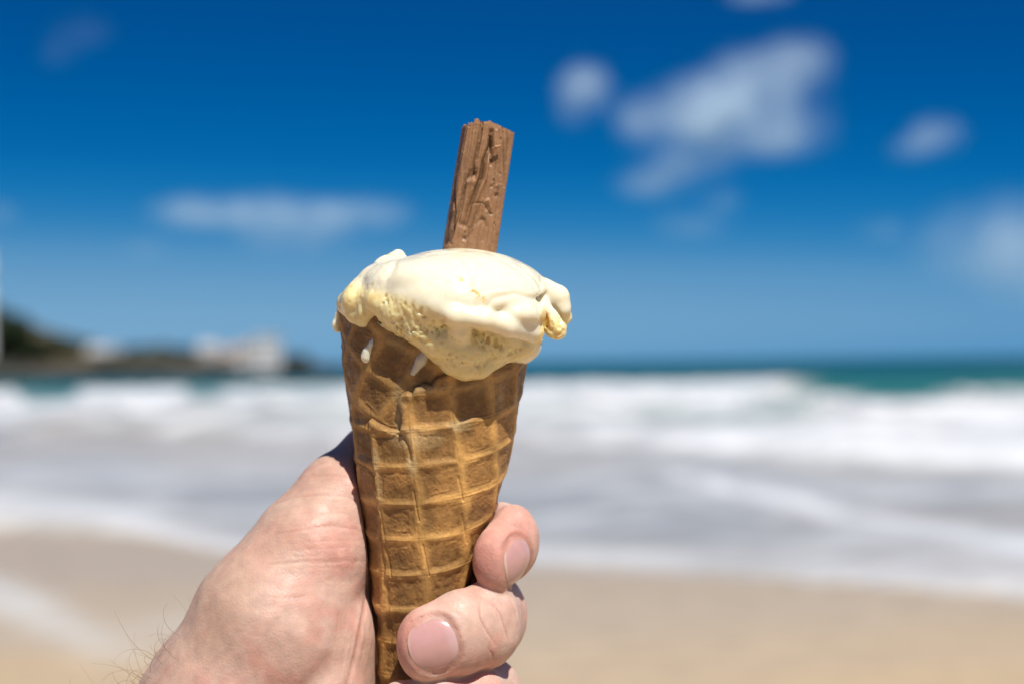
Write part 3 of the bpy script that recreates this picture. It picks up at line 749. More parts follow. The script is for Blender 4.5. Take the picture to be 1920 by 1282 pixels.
# inner shell and rim
nt2, nv2 = 200, 60; t2 = np.linspace(0, 2*np.pi, nt2, endpoint=False); v2 = np.linspace(0, 1, nv2)
T2, K2 = np.meshgrid(t2, v2, indexing='ij'); T2 = T2.ravel(); K2 = K2.ravel()
T2s = np.where(T2 > np.pi, T2-2*np.pi, T2)
rim2 = 575+10*(np.sin(T2)+1)
V2 = rim2+K2*(1380-rim2); c2 = cone_c(V2); r2 = np.maximum(cone_r(V2)*.12-2.0+1.6*(K2 < .001), .2)
Vi = np.stack([(c2-960)*.12+r2*np.sin(T2), -r2*np.cos(T2), (641-V2)*.12], 1)
mesh_np('cone_lining', to_world(Vi), grid_faces(nt2, nv2, True), M_wafer, attrs={'Col': np.tile(cellc, (len(Vi), 1))}, parent=root_c, origin=cone_o)

# ------------------------------------------------------------------ ice cream
def cw(u, v, lift=0.0):
    s = np.clip((u-cone_c(v))/cone_r(v), -.999, .999); return -math.sqrt(1-s*s)*(cone_r(v)+lift)
lo = np.minimum(Lp(600, 745, -215), Lp(600, 745, 215)); hi = np.maximum(Lp(1100, 435, 215), Lp(1100, 435, -215))
F = Field((lo[0], -33, lo[2]), (hi[0], 26, hi[2]), .26)
lipn = (-.30, -.06, .95)
F.ellipsoid((812, 625, 0), (150, 100, 150), .5)
F.ellipsoid((868, 612, -10), (152, 74, 180), 1.0, rot=.26)
F.ellipsoid((860, 574, -22), (182, 106, 222), 1.0, clip=((860, 606, -230), lipn, 1.4))
F.ellipsoid((800, 532, -90), (92, 50, 122), 1.2, clip=((800, 562, -180), (-.30, -.1, .95), 1.4))
F.ellipsoid((955, 590, -130), (66, 36, 84), 1.2)
F.chain([(746, 482, -20, 14), (726, 505, -55, 24), (704, 530, -82, 30), (680, 550, -92, 27), (656, 566, -70, 19), (650, 576, -30, 16)], 1.2)
F.ellipsoid((740, 538, -95), (58, 46, 84), 1.6)
F.ellipsoid((674, 566, -92), (34, 30, 44), 1.2)
F.chain([(652, 572, -70, 20), (668, 588, cw(668, 588, 2), 18), (686, 600, cw(686, 600, 2), 13)], 1.0)
F.chain([(694, 562, -125, 26), (688, 586, cw(688, 586, 0), 18), (680, 600, cw(680, 600, 0), 12)], 1.0)
F.chain([(u, v, cw(u, v, d), r) for u, v, d, r in [(712, 562, 0, 28), (750, 588, 5, 30), (790, 612, 8, 32), (825, 640, 8, 32), (865, 655, 8, 34), (925, 650, 4, 32), (968, 634, 0, 24)]], 1.2)
F.chain([(u, v, cw(u, v, d), r) for u, v, d, r in [(826, 668, 2, 15), (848, 680, 4, 20), (872, 686, 5, 24), (898, 686, 4, 22), (932, 674, 0, 15)]], 1.2)
F.chain([(856, 592, -226, 20), (862, 618, -212, 20), (864, 636, -196, 15)], 1.2)
F.chain([(732, 536, -150, 12), (775, 553, -195, 14), (815, 572, -222, 15), (850, 592, -236, 17), (905, 600, -232, 17), (950, 612, -200, 18), (1000, 622, -140, 20)], 1.2)
F.chain([(985, 552, -70, 36), (1020, 552, -62, 27), (1044, 558, -58, 22), (1050, 578, -56, 19), (1052, 592, -50, 16)], 1.0)
F.chain([(1008, 575, -90, 24), (1030, 598, -98, 17), (1038, 612, -98, 19), (1044, 618, -98, 19)], .8)
F.chain([(1046, 578, -35, 16), (1056, 594, -42, 17)], .6)
F.chain([(1003, 634, -110, 14), (985, 652, -112, 12), (955, 668, -118, 11)], 1.0)
c = Lp(1019, 602, -118); r = F.sub(c-4, c+4); sl, X, Y, Z = r
F.carve(sl, np.sqrt(((X-c[0])/.75)**2+((Y-c[1]))**2+((Z-c[2])/1.4)**2)-1.5, .5)
for (u, v, w, rr) in [(707, 597, -140, 6), (716, 603, -142, 5), (700, 601, -136, 4)]:
    c = Lp(u, v, w); sl, X, Y, Z = F.sub(c-4, c+4); F.carve(sl, np.sqrt((X-c[0])**2+((Y-c[1])/4.)**2+(Z-c[2])**2)-rr*.12, .4)
# aerated, torn texture: holes eaten into the field below the smooth cap
B = np.argwhere(np.abs(F.F) < 1.5); P = F.lo+B*F.h; ub, vb = proj_local(P)
LIPC = [(600, 500), (660, 520), (700, 535), (735, 540), (775, 556), (815, 576), (850, 596), (905, 606), (940, 622), (1000, 642), (1020, 590), (1060, 580), (1100, 580)]
below = vb-interp(ub, LIPC)
por = sstep(5, 26, below)*sstep(16, 0, vb-interp(ub, [(600, 620), (820, 640), (840, 672), (880, 682), (930, 670), (1000, 640), (1100, 600)]))
por *= 1-.9*np.clip(1.4-np.hypot((ub-862)/24, (vb-622)/32)*1.2, 0, 1)
por = np.maximum(por*sstep(700, 730, ub), .22*sstep(735, 700, ub)*sstep(498, 520, vb)*sstep(600, 585, vb))
por = np.maximum(por, .3*band(ub, 1008, 1034, 4)*band(vb, 575, 625, 6))
por = np.maximum(por, .6*np.clip(1-np.abs((vb-540)-.85*(ub-880))/9, 0, 1)*band(ub, 862, 912, 5))
por[P[:, 1] > 4] *= .5
n_a = vnoise(P/.85, 61); n_b = vnoise(P/.5, 62); n_c = fbm(P/3.0, 2, 63)
cav = np.maximum(sstep(.56, .80, n_a)*1.0, .55*sstep(.60, .82, n_b))*(.4+1.2*sstep(.4, .6, n_c))
dF = por*(.42*cav+.22*(n_b-.5))+.2*(n_c-.5)
F.F[B[:, 0], B[:, 1], B[:, 2]] += dF.astype(np.float32)
Vi, Fi = F.mesh(); Vi = relax(Vi, Fi, 1, .5)
# keep the largest body only (loose islands from the noise are dropped)
def largest(V, Fq):
    lab = np.arange(len(V))
    for _ in range(400):
        m = lab[Fq].min(1); new = lab.copy()
        for c in range(4): np.minimum.at(new, Fq[:, c], m)
        new = new[new]
        if (new == lab).all(): break
        lab = new
    r = np.bincount(lab).argmax(); keep = lab == r; ix = np.cumsum(keep)-1
    Fk = Fq[keep[Fq].all(1)]; return V[keep], ix[Fk]
Vi, Fi = largest(Vi, Fi); Ni = vnormals(Vi, Fi)
Vi, _a = strokes(Vi, Ni, [
    ([(838, 460), (862, 480), (878, 515), (888, 560), (896, 590)], 7.0, .22), ([(846, 460), (874, 484), (890, 520), (900, 560)], 14.0, -.25),
    ([(742, 500), (725, 520), (722, 540)], 5, .3), ([(760, 472), (742, 490), (730, 512)], 4, .35),
    ([(860, 458), (920, 475), (970, 505), (1000, 535), (1008, 560)], 3.5, .22), ([(930, 472), (975, 495), (1010, 530), (1018, 560)], 3.5, .25),
    ([(965, 490), (1003, 518), (1022, 545)], 3, .2), ([(900, 590), (925, 560), (965, 550), (1000, 560), (1016, 590)], 5, .30),
    ([(905, 555), (925, 548), (960, 546)], 4, -.2), ([(712, 500), (690, 520), (668, 548)], 5, .25), ([(735, 476), (715, 486), (700, 502)], 3, .2),
    ([(1014, 520), (1018, 545), (1012, 570), (1016, 610)], 4, .5), ([(1040, 575), (1050, 590), (1052, 605)], 3, .35), ([(795, 540), (808, 528)], 6, .25), ([(830, 536), (838, 528)], 6, .2)])
Ni = vnormals(Vi, Fi); ui, vi = proj_local(Vi)
capc = np.array([.93, .865, .66]); airc = np.array([.97, .81, .41]); deepc = np.array([.88, .62, .17])
bel = sstep(-4, 24, vi-interp(ui, LIPC))
cavc = sstep(.58, .80, vnoise(Vi/.85, 61))
ccol = capc*(1-bel[:, None])+airc*bel[:, None]
dm = (bel*cavc*.38)[:, None]; ccol = ccol*(1-dm)+deepc*dm
m = np.clip(1.1-np.abs((vi-540)-.85*(ui-880))/9, 0, 1)*band(ui, 862, 912, 5)*sstep(.42, .6, vnoise(Vi/.45, 66)); m = np.maximum(m, np.clip(1.3-np.hypot((ui-1022)/12, (vi-600)/22), 0, 1)*.9)[:, None]; ccol = ccol*(1-m)+np.array([.88, .55, .10])*m
m = np.clip(1.2-np.hypot((ui-862)/26, (vi-622)/34)*1.1, 0, 1)[:, None]*.6; ccol = ccol*(1-m)+capc*m
ice_o = to_world([Lp(812, 600, 0)])[0]
root_i = empty('ice_cream_scoop', ice_o); tag(root_i, 'melting scoop of vanilla ice cream slumped over the rim of the waffle cone', 'ice cream')
mesh_np('scoop', to_world(Vi), Fi, M_cream, attrs={'Col': ccol}, parent=root_i, origin=ice_o)
def small_sdf(name, chains, parent, o, mat, color, h=.16, k=.6):
    allp = np.array([Lp(*p[:3]) for ch in chains for p in ch]); rm = max(p[3] for ch in chains for p in ch)*.12+1
    G = Field(allp.min(0)-rm, allp.max(0)+rm, h)
    for ch in chains: G.chain(ch, k)
    V, Fq = G.mesh(); V = relax(V, Fq, 2, .5)
    return mesh_np(name, to_world(V), Fq, mat, attrs={'Col': np.tile(color, (len(V), 1))}, parent=parent, origin=o)
small_sdf('drip', [[(702, 632, cw(702, 632, 1), 3.5), (698, 645, cw(698, 645, 3), 6), (692, 660, cw(692, 660, 3), 11), (690, 668, cw(690, 668, 4), 13)]], root_i, ice_o, M_cream, capc)
small_sdf('drip', [[(638, 570, -8, 5), (633, 590, -8, 4), (630, 608, -6, 7), (632, 618, -6, 6)]], root_i, ice_o, M_cream, capc)
small_sdf('smear', [[(803, 655, cw(803, 655, -3), 8), (790, 675, cw(790, 675, -3), 10), (775, 698, cw(775, 698, -1), 6)]], root_i, ice_o, M_cream, np.array([.70, .62, .48]))

# ------------------------------------------------------------------ chocolate flake bar
ns, ntv = 520, 420
s_ = np.linspace(0, 2*np.pi, ns, endpoint=False); t_ = np.linspace(0, 1, ntv)
SS, TT = np.meshgrid(s_, t_, indexing='ij'); SS = SS.ravel(); TT = TT.ravel()
bot = Lp(868, 545, 12); topc = Lp(916, 236, 12); axis = topc-bot; Lf = np.linalg.norm(axis); axis /= Lf
side = np.array([1, 0, 0.])-axis*axis[0]; side /= np.linalg.norm(side); fr = np.cross(side, axis); fr = fr if fr[1] < 0 else -fr
yaw = .16; sd_, fd_ = side*math.cos(yaw)+fr*math.sin(yaw)*-1, fr*math.cos(yaw)+side*math.sin(yaw)
e = .30; 
_tt = np.linspace(0, 2*np.pi, 40001); _p = np.stack([np.sign(np.cos(_tt))*np.abs(np.cos(_tt))**e, np.sign(np.sin(_tt))*np.abs(np.sin(_tt))**e], 1)
_l = np.concatenate([[0], np.cumsum(np.linalg.norm(np.diff(_p, axis=0), axis=1))]); PERI = _l[-1]
_q = np.interp(s_/(2*np.pi)*PERI, _l, _tt); SQ = np.repeat(_q, ntv); ARC = np.repeat(s_/(2*np.pi)*PERI*5.4, ntv)
cxs, sns = np.cos(SQ), np.sin(SQ)
px_ = np.sign(cxs)*np.abs(cxs)**e; py_ = np.sign(sns)*np.abs(sns)**e
hw_ = (5.55+.1*TT+.25*(1-TT)); hd_ = 5.2
topn = .5*(vnoise(np.stack([px_*2.1+7, py_*1.3, px_*0], 1), 71)-.5)+.45*np.floor(3*vnoise(np.stack([px_*3+3, py_*2, px_*0], 1), 72))/3
topn += -.95*(px_+.3)-1.3*(px_ < -.72)-.6*(px_ < -.9)
Lz = TT*(Lf+topn*sstep(.85, 1, TT)*1.0)
arc = np.where(py_ > 0, px_*5.5, 11-px_*5.5)                       # distance round the bar
arc = ARC
wv = 1.6*(fbm(np.stack([arc*.25, Lz*.10, arc*0], 1), 3, 73)-.5)
A = arc+wv
f1 = np.abs(((A/1.55) % 1)-.5)*2; f2 = vnoise(np.stack([A*1.9, Lz*.07, A*0], 1), 74)
fold = -.24*np.exp(-((1-f1)/.16)**2)*sstep(.2, .9, vnoise(np.stack([np.floor(A/1.55)*3.3, Lz*.07, A*0], 1), 75))+.16*(f2-.5)
fold += .16*(fbm(np.stack([A*.5, Lz*.3, A*0], 1), 3, 76)-.5)+.05*(fbm(np.stack([A*3, Lz*1.2, A*0], 1), 3, 77)-.5)
fold += -.0*sstep(.84, .95, vnoise(np.stack([A*.9, Lz*.9, A*0], 1), 78))
taperv = 1
nrm = px_[:, None]*sd_+py_[:, None]*fd_; nrm /= np.linalg.norm(nrm, axis=1, keepdims=True)
Vf = bot+axis*Lz[:, None]+sd_*(px_*hw_)[:, None]+fd_*(py_*hd_)[:, None]+nrm*fold[:, None]
FL = [([(902, 230), (895, 270), (883, 317), (871, 340), (862, 387), (857, 410), (841, 455)], 2.2, .55),
      ([(905, 232), (900, 262), (893, 300)], 1.6, .35),
      ([(921, 246), (918, 275), (906, 305), (900, 335), (890, 359), (880, 387), (871, 422)], 3.0, 1.25),
      ([(919, 258), (921, 290), (919, 308)], 2.6, .9),
      ([(889, 318), (886, 327), (881, 335)], 4.0, 1.2), ([(873, 345), (880, 340), (892, 342)], 5, -.45),
      ([(941, 242), (944, 290), (946, 320), (944, 345)], 1.5, .35), ([(950, 240), (952, 270), (948, 310), (945, 350)], 1.5, .35),
      ([(869, 240), (857, 298), (850, 350), (852, 400), (838, 452)], 2.0, .55), ([(876, 236), (866, 280), (858, 320)], 1.5, .3),
      ([(848, 400), (846, 430), (836, 456)], 3.2, .8), ([(862, 418), (868, 424)], 5, .7), ([(866, 445), (872, 448)], 4, .6),
      ([(885, 382), (903, 381), (898, 390), (890, 412), (880, 440), (872, 450)], 2.0, .35), ([(908, 380), (915, 376), (918, 390), (914, 398)], 2, -.5), ([(910, 385), (913, 395)], 2.5, .6),
      ([(930, 366), (933, 368)], 3.8, .9), ([(919, 400), (923, 402)], 2.4, .7), ([(925, 348), (920, 352)], 3, .5), ([(926, 338), (926, 340)], 2.2, .6), ([(938, 324), (938, 328)], 2, .4), ([(927, 419), (927, 421)], 2, .5), ([(904, 412), (910, 413)], 3, .4),
      ([(938, 260), (936, 280), (930, 300)], 6, -.25), ([(925, 350), (940, 347)], 3, -.3), ([(892, 420), (905, 410), (912, 425), (905, 450)], 3, .25), ([(916, 430), (912, 458)], 1.5, .3), ([(926, 440), (924, 465)], 1.5, .3)]
Ff_ = grid_faces(ns, ntv, True)
Nf = vnormals(Vf, Ff_)
if Nf[(py_ > .9)][:, 1].mean() > 0: Ff_ = Ff_[:, ::-1]; Nf = -Nf
FL += [([(889+dx, 236+dy), (884+dx, 280), (873+dx, 330), (866+dx*.8, 380), (856+dx*.6, 430), (848+dx*.5, 458)], 1.6, .28) for dx, dy in ((-4, 0), (-9, 2), (3, 0), (9, 0))]
FL += [([(930, 245), (929, 300), (926, 330)], 1.3, .15), ([(936, 245), (937, 300), (934, 350), (930, 400)], 1.3, .18), ([(884, 330), (876, 372), (864, 415), (852, 455)], 7, -.40), ([(912, 262), (906, 310), (895, 350), (884, 400)], 6, -.30), ([(897, 300), (890, 335), (880, 372)], 3.5, .30), ([(853, 330), (846, 380), (838, 430)], 2.0, .3)]
FL = [(p, w*(1.0 if len(p) < 3 else 1.3), d*(.7 if len(p) < 3 else 1.25 if d > 0 else 1)) for p, w, d in FL]
FL += [([(930, 246), (927, 275), (915, 307), (909, 337), (899, 361), (889, 389), (880, 424)], 3.2, -.65), ([(909, 232), (903, 270), (892, 316), (881, 342), (872, 387), (866, 412), (850, 455)], 3.0, -.45), ([(878, 240), (868, 300), (861, 350), (860, 400), (848, 452)], 2.6, -.35)]
Vf, accf = strokes(Vf, nrm, FL)
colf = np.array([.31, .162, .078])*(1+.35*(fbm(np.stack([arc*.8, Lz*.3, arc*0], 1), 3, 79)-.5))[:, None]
gr = np.clip(accf/.9, 0, 1)[:, None]; colf = colf*(1-.40*gr)  # grooves darkened in the colour to deepen their shade
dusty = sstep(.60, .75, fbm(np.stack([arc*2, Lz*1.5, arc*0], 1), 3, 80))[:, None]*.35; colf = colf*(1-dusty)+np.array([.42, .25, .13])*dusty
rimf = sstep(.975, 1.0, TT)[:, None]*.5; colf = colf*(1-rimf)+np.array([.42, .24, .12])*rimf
# top end: inward rings, layered
base_i = np.arange(ns)*ntv+(ntv-1); Vt = [Vf]; Ct = [colf]; Fq = [Ff_]; prev = base_i; nvv = len(Vf); cen = Vf[base_i].mean(0)
for k, q in enumerate([.985, .96, .9, .82, .74, .64, .54, .44, .34, .22, .10, .02]):
    ring = cen+(Vf[base_i]-cen)*q; Pn = np.stack([px_[base_i]*q*5, py_[base_i]*q*3, base_i*0.], 1)
    ring = ring+axis*((.55*(vnoise(Pn, 81)-.5)-.25*(q < .95)+.25*np.sin(px_[base_i]*q*17+2*vnoise(Pn*.4, 82)*3))*(1 if q < .98 else .2))[:, None]*.8
    cur = nvv+np.arange(ns); nvv += ns; Vt.append(ring); Ct.append(np.tile(np.array([.36, .19, .095]), (ns, 1)))
    a = np.arange(ns); bb_ = (a+1) % ns; qd = np.stack([prev[a], prev[bb_], cur[bb_], cur[a]], 1)
    Fq.append(qd if (Ff_[0][1] != 1) else qd[:, ::-1]); prev = cur
Vf2 = np.concatenate(Vt); fl_o = to_world([bot])[0]
root_f = empty('chocolate_flake_bar', fl_o); tag(root_f, 'crumbly milk chocolate flake stick pushed upright into the ice cream', 'chocolate bar')
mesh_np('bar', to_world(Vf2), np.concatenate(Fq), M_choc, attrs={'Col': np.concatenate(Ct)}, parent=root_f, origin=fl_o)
fw = -34
small_sdf('chocolate_curl', [[(924, 279, -38, 2.3), (930, 276, -40, 2.8), (937, 274, -39, 2.4)]], root_f, fl_o, M_choc, np.array([.42, .22, .11]), h=.09, k=.2)
C = []; Rr = []
for (u, v) in [(930, 462), (932, 459), (937, 408), (936, 412), (934, 430), (858, 310), (859, 316), (857, 324), (854, 351), (854, 355), (846, 380), (845, 386), (846, 394), (903, 252), (906, 240), (900, 262), (913, 258), (939, 252), (943, 256), (927, 333), (925, 347), (935, 346), (889, 428), (884, 432), (903, 383), (908, 376), (919, 384), (912, 382), (925, 418), (928, 445), (931, 440), (872, 425), (873, 431), (870, 288), (940, 388), (899, 385)]:
    m = np.argmin((proj_local(Vf)[0]-u)**2+(proj_local(Vf)[1]-v)**2+np.where(Nf[:, 1] < .15, 0, 1e6)); p = Vf[m]
    for q in range(2):
        C.append(p+Nf[m]*.1+rng.normal(size=3)*.22); s = rng.uniform(.05, .15); Rr.append((s, s, s*1.2))
Vv, Ff = clumps(C, Rr, 5)
tag(mesh_np('chocolate_crumb', to_world(Vv), Ff, M_choc, attrs={'Col': np.tile(np.array([.45, .26, .13]), (len(Vv), 1))}, parent=root_f, origin=fl_o), kind='stuff')

# ------------------------------------------------------------------ the hand
HZ = .5
F = Field((Lp(-20, 0, 0)[0], -28, Lp(0, 1680, 0)[2]), (Lp(1060, 0, 0)[0]+3, 42, Lp(0, 800, 0)[2]), HZ)
thumb = [(180, 1760, 60, 210), (330, 1520, 20, 182), (430, 1330, -10, 160), (520, 1160, -18, 146), (585, 1035, 6, 108), (645, 937, 48, 84), (706, 860, 105, 63), (760, 846, 160, 54)]
F.chain(thumb, 5.0)
F.chain([(590, 1320, -25, 112), (604, 1190, -8, 103), (626, 1105, 35, 72)], 1.6)
for mc in ([(250, 1700, 75, 165), (330, 1560, 110, 150), (600, 1070, 215, 92)], [(250, 1700, 75, 165), (330, 1580, 120, 150), (640, 1190, 250, 92)], [(330, 1600, 120, 150), (620, 1320, 240, 88)], [(340, 1620, 110, 150), (600, 1440, 210, 78)]):
    F.chain(mc, 6.0)
QI, QM, QR, QP = (1, 1, .72), (1, 1, .76), (1, 1, .76), (1, 1, .8)
fing = [
    ([(600, 1070, 215, 66), (740, 1030, 215, 60), (895, 1012, 160, 57), (940, 1012, 70, 55), (963, 1014, -10, 51), (932, 1049, -74, 49)], QI),
    ([(640, 1190, 250, 72), (760, 1160, 235, 68), (900, 1150, 160, 66), (928, 1152, 40, 63), (915, 1168, -62, 63), (860, 1186, -112, 60), (797, 1207, -130, 55)], QM),
    ([(620, 1320, 240, 72), (760, 1310, 225, 66), (890, 1300, 150, 66), (918, 1312, 30, 64), (895, 1328, -70, 62), (830, 1345, -120, 60), (752, 1350, -128, 58)], QR),
    ([(600, 1440, 210, 62), (740, 1440, 200, 58), (850, 1440, 130, 56), (872, 1450, 30, 54), (850, 1462, -55, 52), (770, 1470, -100, 50)], QP)]
body = F.F.copy()
Yg = F.ax[1][None, :, None].astype(np.float32)
kf = (0.9+4.5*sstep(8, 22, Yg)).astype(np.float32)
allf = None
for ch, q in fing:
    F.F[:] = 8.0; F.chain([(p[0], p[1], p[2], p[3]-4.5) for p in ch], 1.3, q)
    G = F.F.copy()
    if allf is None: allf = G
    else:
        kk = np.float32(.7); h = np.clip(.5+.5*(allf-G)/kk, 0, 1); allf = allf*(1-h)+G*h-kk*h*(1-h)
h = np.clip(.5+.5*(body-allf)/kf, 0, 1); F.F = body*(1-h)+allf*h-kf*h*(1-h)
del body, allf
# the cone presses into the skin
Xg = F.ax[0][:, None, None].astype(np.float32); Zg = F.ax[2][None, None, :].astype(np.float32)
vz = 641-F.ax[2]/.12; cxm = ((cone_c(vz)-960)*.12).astype(np.float32)[None, None, :]; crm = (cone_r(vz)*.12+.02).astype(np.float32)[None, None, :]
dc = (np.sqrt((Xg-cxm)**2+Yg**2)-crm)*.98
dc = np.where(Zg < (641-1420)*.12, 3., dc)
F.carve((slice(None),)*3, dc.astype(np.float32), .7)
# nail beds
def unit(a): a = np.array(a, float); return a/np.linalg.norm(a)
def nail_frame(axis_pt, a, n, r, tilt=0.0):
    a = unit(a); n = np.array(n, float); n = unit(n-a*(n@a)); b_ = np.cross(a, n); b_ = b_ if b_[2] > 0 else -b_
    c = Lp(*axis_pt)+n*r*.12; a, n = unit(a-tilt*n), unit(n+tilt*a)
    return c, a, n, b_
NAILS = [dict(fr=nail_frame((804, 1210, -126), (-105, -30, -28), (-.28, -1, .06), 58.5, .15), hl=5.2, hwid=6.0, rho=10.5, fold=.0),
         dict(fr=nail_frame((930, 1058, -58), (-28, -60, -22), (.78, -.64, .06), 50, .20), hl=4.9, hwid=5.7, rho=9.2, fold=.0)]
def sample(P):
    g = (np.asarray(P)-F.lo)/F.h; i = np.floor(g).astype(int); f = g-i; r = 0
    for dx in (0, 1):
        for dy in (0, 1):
            for dz in (0, 1):
                r = r+F.F[i[:, 0]+dx, i[:, 1]+dy, i[:, 2]+dz]*(f[:, 0] if dx else 1-f[:, 0])*(f[:, 1] if dy else 1-f[:, 1])*(f[:, 2] if dz else 1-f[:, 2])
    return r
def skin_h(c, a, b_, n, al, bl):
    hs = np.linspace(5, -6, 221); out = []
    for x, y in zip(al, bl):
        v = sample(c+a*x+b_*y+n*hs[:, None]); k = np.argmax(v < 0); out.append(hs[k])
    return np.array(out)
for nl in NAILS:
    c, a, n, b_ = nl['fr']
    for it in range(3):
        gx, gy = np.meshgrid(np.linspace(-.95, .95, 7)*nl['hl'], np.linspace(-.9, .9, 7)*nl['hwid']); gx = gx.ravel(); gy = gy.ravel()
        hh = skin_h(c, a, b_, n, gx, gy)
        cf = np.linalg.lstsq(np.stack([np.ones(49), gx, gy, gx**2, gy**2], 1), hh, rcond=None)[0]
        c = c+n*cf[0]; n2_ = unit(n-cf[1]*a-cf[2]*b_); a = unit(a-n2_*(a@n2_)); n = n2_; b_ = np.cross(a, n); b_ = b_ if b_[2] > 0 else -b_
    nl['rho'] = float(np.clip(.5/max(-cf[4], .01), 7.5, 14)); nl['ka'] = float(np.clip(-cf[3], .004, .03)); nl['fr'] = (c+n*.0, a, n, b_)
for nl in NAILS:
    c, a, n, b_ = nl['fr']; sl, X, Y, Z = F.sub(c-10, c+10)
    x = (X-c[0]); y = (Y-c[1]); z = (Z-c[2]); al = x*a[0]+y*a[1]+z*a[2]; nn_ = x*n[0]+y*n[1]+z*n[2]; bl = x*b_[0]+y*b_[1]+z*b_[2]
    rad = np.sqrt(bl**2+(nn_+nl['rho'])**2)-nl['rho']+nl['ka']*al**2
    sq = ((np.abs(al)/(nl['hl']+.15))**2.35+(np.abs(bl)/(nl['hwid']+.1))**2.35)**(1/2.35)
    # soft raised fold round the nail, then the bed cut out
    d2 = (sq-1.0)*nl['hl']
    ridge = np.exp(-((d2-.95)/.5)**2)*np.exp(-(rad/1.6)**2)
    F.F[sl] -= (.26*ridge*np.where(al > 3, .5, 1)).astype(np.float32)
    F.carve(sl, np.maximum(d2-.2, -.05-rad+0*al).astype(np.float32), .6)
Vh, Fh = F.mesh(); del F
Vh = relax(Vh, Fh, 3, .5); Vh, Fh = largest(Vh, Fh); Nh = vnormals(Vh, Fh)
# muscles and slow undulation
nearn = np.ones(len(Vh))
for nl in NAILS: nearn *= sstep(6.5, 12, np.linalg.norm(Vh-nl['fr'][0], axis=1))
Vh += Nh*(nearn*(.7*(fbm(Vh/14, 2, 90)-.5)+.35*(fbm(Vh/5, 2, 91)-.5)))[:, None]*sstep(-2, 3, (np.sqrt((Vh[:, 0]-np.interp(641-Vh[:, 2]/.12, vz[::-1], cxm.ravel()[::-1]))**2+Vh[:, 1]**2)-np.interp(641-Vh[:, 2]/.12, vz[::-1], crm.ravel()[::-1])))[:, None]
CR_ = [([(500, 950), (550, 932), (600, 926), (650, 930), (680, 945)], 2.6, .28), ([(530, 905), (580, 890), (630, 890), (668, 900)], 2.2, .18),
       ([(520, 1000), (570, 992), (620, 984), (665, 990), (688, 1000)], 3.0, .38), ([(500, 1058), (560, 1052), (610, 1052), (660, 1050), (690, 1053)], 3.0, .38), ([(570, 968), (610, 960), (655, 962)], 2., .16),
       ([(540, 1030), (600, 1025), (660, 1026)], 2., .16), ([(560, 1085), (610, 1082), (660, 1090)], 2.2, .12), ([(430, 1180), (470, 1187), (500, 1195)], 3, .15), ([(480, 1115), (530, 1120), (580, 1118)], 3, .12), ([(560, 880), (610, 866), (650, 868)], 2., .14),
       ([(692, 1030), (690, 1060), (688, 1100), (684, 1140), (676, 1180), (665, 1230), (650, 1282), (640, 1330)], 5.0, .7),
       ([(700, 1080), (702, 1130), (694, 1190), (680, 1250)], 2.2, .14), ([(706, 1100), (707, 1150), (700, 1200), (690, 1250)], 2., .12), ([(670, 1130), (662, 1190), (648, 1260)], 3., .14), ([(655, 1180), (640, 1250), (630, 1300)], 3, .12),
       ([(898, 1128), (902, 1160), (915, 1185), (928, 1205)], 2.6, .40), ([(922, 1125), (938, 1150), (948, 1180), (952, 1200)], 2.4, .34), ([(905, 1120), (925, 1135), (935, 1160)], 2., .2), ([(915, 1212), (924, 1226), (926, 1238)], 2.2, .28), ([(955, 1120), (966, 1145), (970, 1175)], 2., .2),
       ([(835, 1140), (860, 1150), (870, 1160)], 2.4, .15), ([(850, 1130), (875, 1145)], 2, .12), ([(925, 970), (950, 975), (975, 990)], 2., .15), ([(985, 1010), (995, 1040), (990, 1070)], 2., .15), ([(965, 975), (985, 992), (998, 1020)], 2., .12),
       ([(978, 1120), (984, 1150), (980, 1190)], 2., .25), ([(870, 1250), (900, 1245), (940, 1240)], 2.5, .15), ([(890, 1262), (930, 1255), (960, 1250)], 2.5, .18)]
CR_ = [(p, w*.72, d*(.95 if p[0][0] > 850 else .62)) for p, w, d in CR_]
for k in range(26):
    y = 890+k*9+rng.normal()*4; x = rng.uniform(500, 600); CR_.append(([(x, y+6), (x+45, y+rng.normal()*2), (x+90+rng.uniform(0, 40), y+rng.normal()*3)], 1.3, .07))
for k in range(14):
    x = rng.uniform(620, 705); y = rng.uniform(1110, 1180); CR_.append(([(x, y), (x-4, y+50), (x-16, y+105)], 1.3, .07))
Vh, acch = strokes(Vh, Nh, CR_)
uh, vh = proj_local(Vh)
# fine parallel skin lines across the thumb base
ln = np.sin(vh*1.15+.12*uh+5*vnoise(np.stack([uh/45, vh/22, uh*0], 1), 92)*2)*band(uh, 470, 700, 40)*band(vh, 880, 1120, 40)*(Nh[:, 1] < .2)
Vh -= Nh*(.035*ln*vnoise(np.stack([uh/40, vh/12, uh*0], 1), 93))[:, None]
Nh = vnormals(Vh, Fh)
base = np.array([.66, .415, .335]); pink = np.array([.65, .29, .23]); pale = np.array([.68, .475, .38]); tanc = np.array([.52, .34, .24])
nn1 = fbm(Vh/6, 3, 94); nn2 = fbm(Vh/1.6, 2, 95)
hc = np.tile(base, (len(Vh), 1))
def blend(hc, m, c): m = np.clip(m, 0, 1)[:, None]; return hc*(1-m)+c*m
def sp(u, v, ru, rv): return np.clip(1.25-np.hypot((uh-u)/ru, (vh-v)/rv), 0, 1)
hc = blend(hc, sstep(.45, .65, nn1)*.45, pale); hc = blend(hc, sstep(.55, .35, nn1)*.35, pink)
hc = blend(hc, sp(900, 1050, 55, 80)*.75, pink); hc = blend(hc, sp(755, 1190, 55, 70)*.8, pink); hc = blend(hc, sp(985, 1000, 60, 50)*.45, pink)
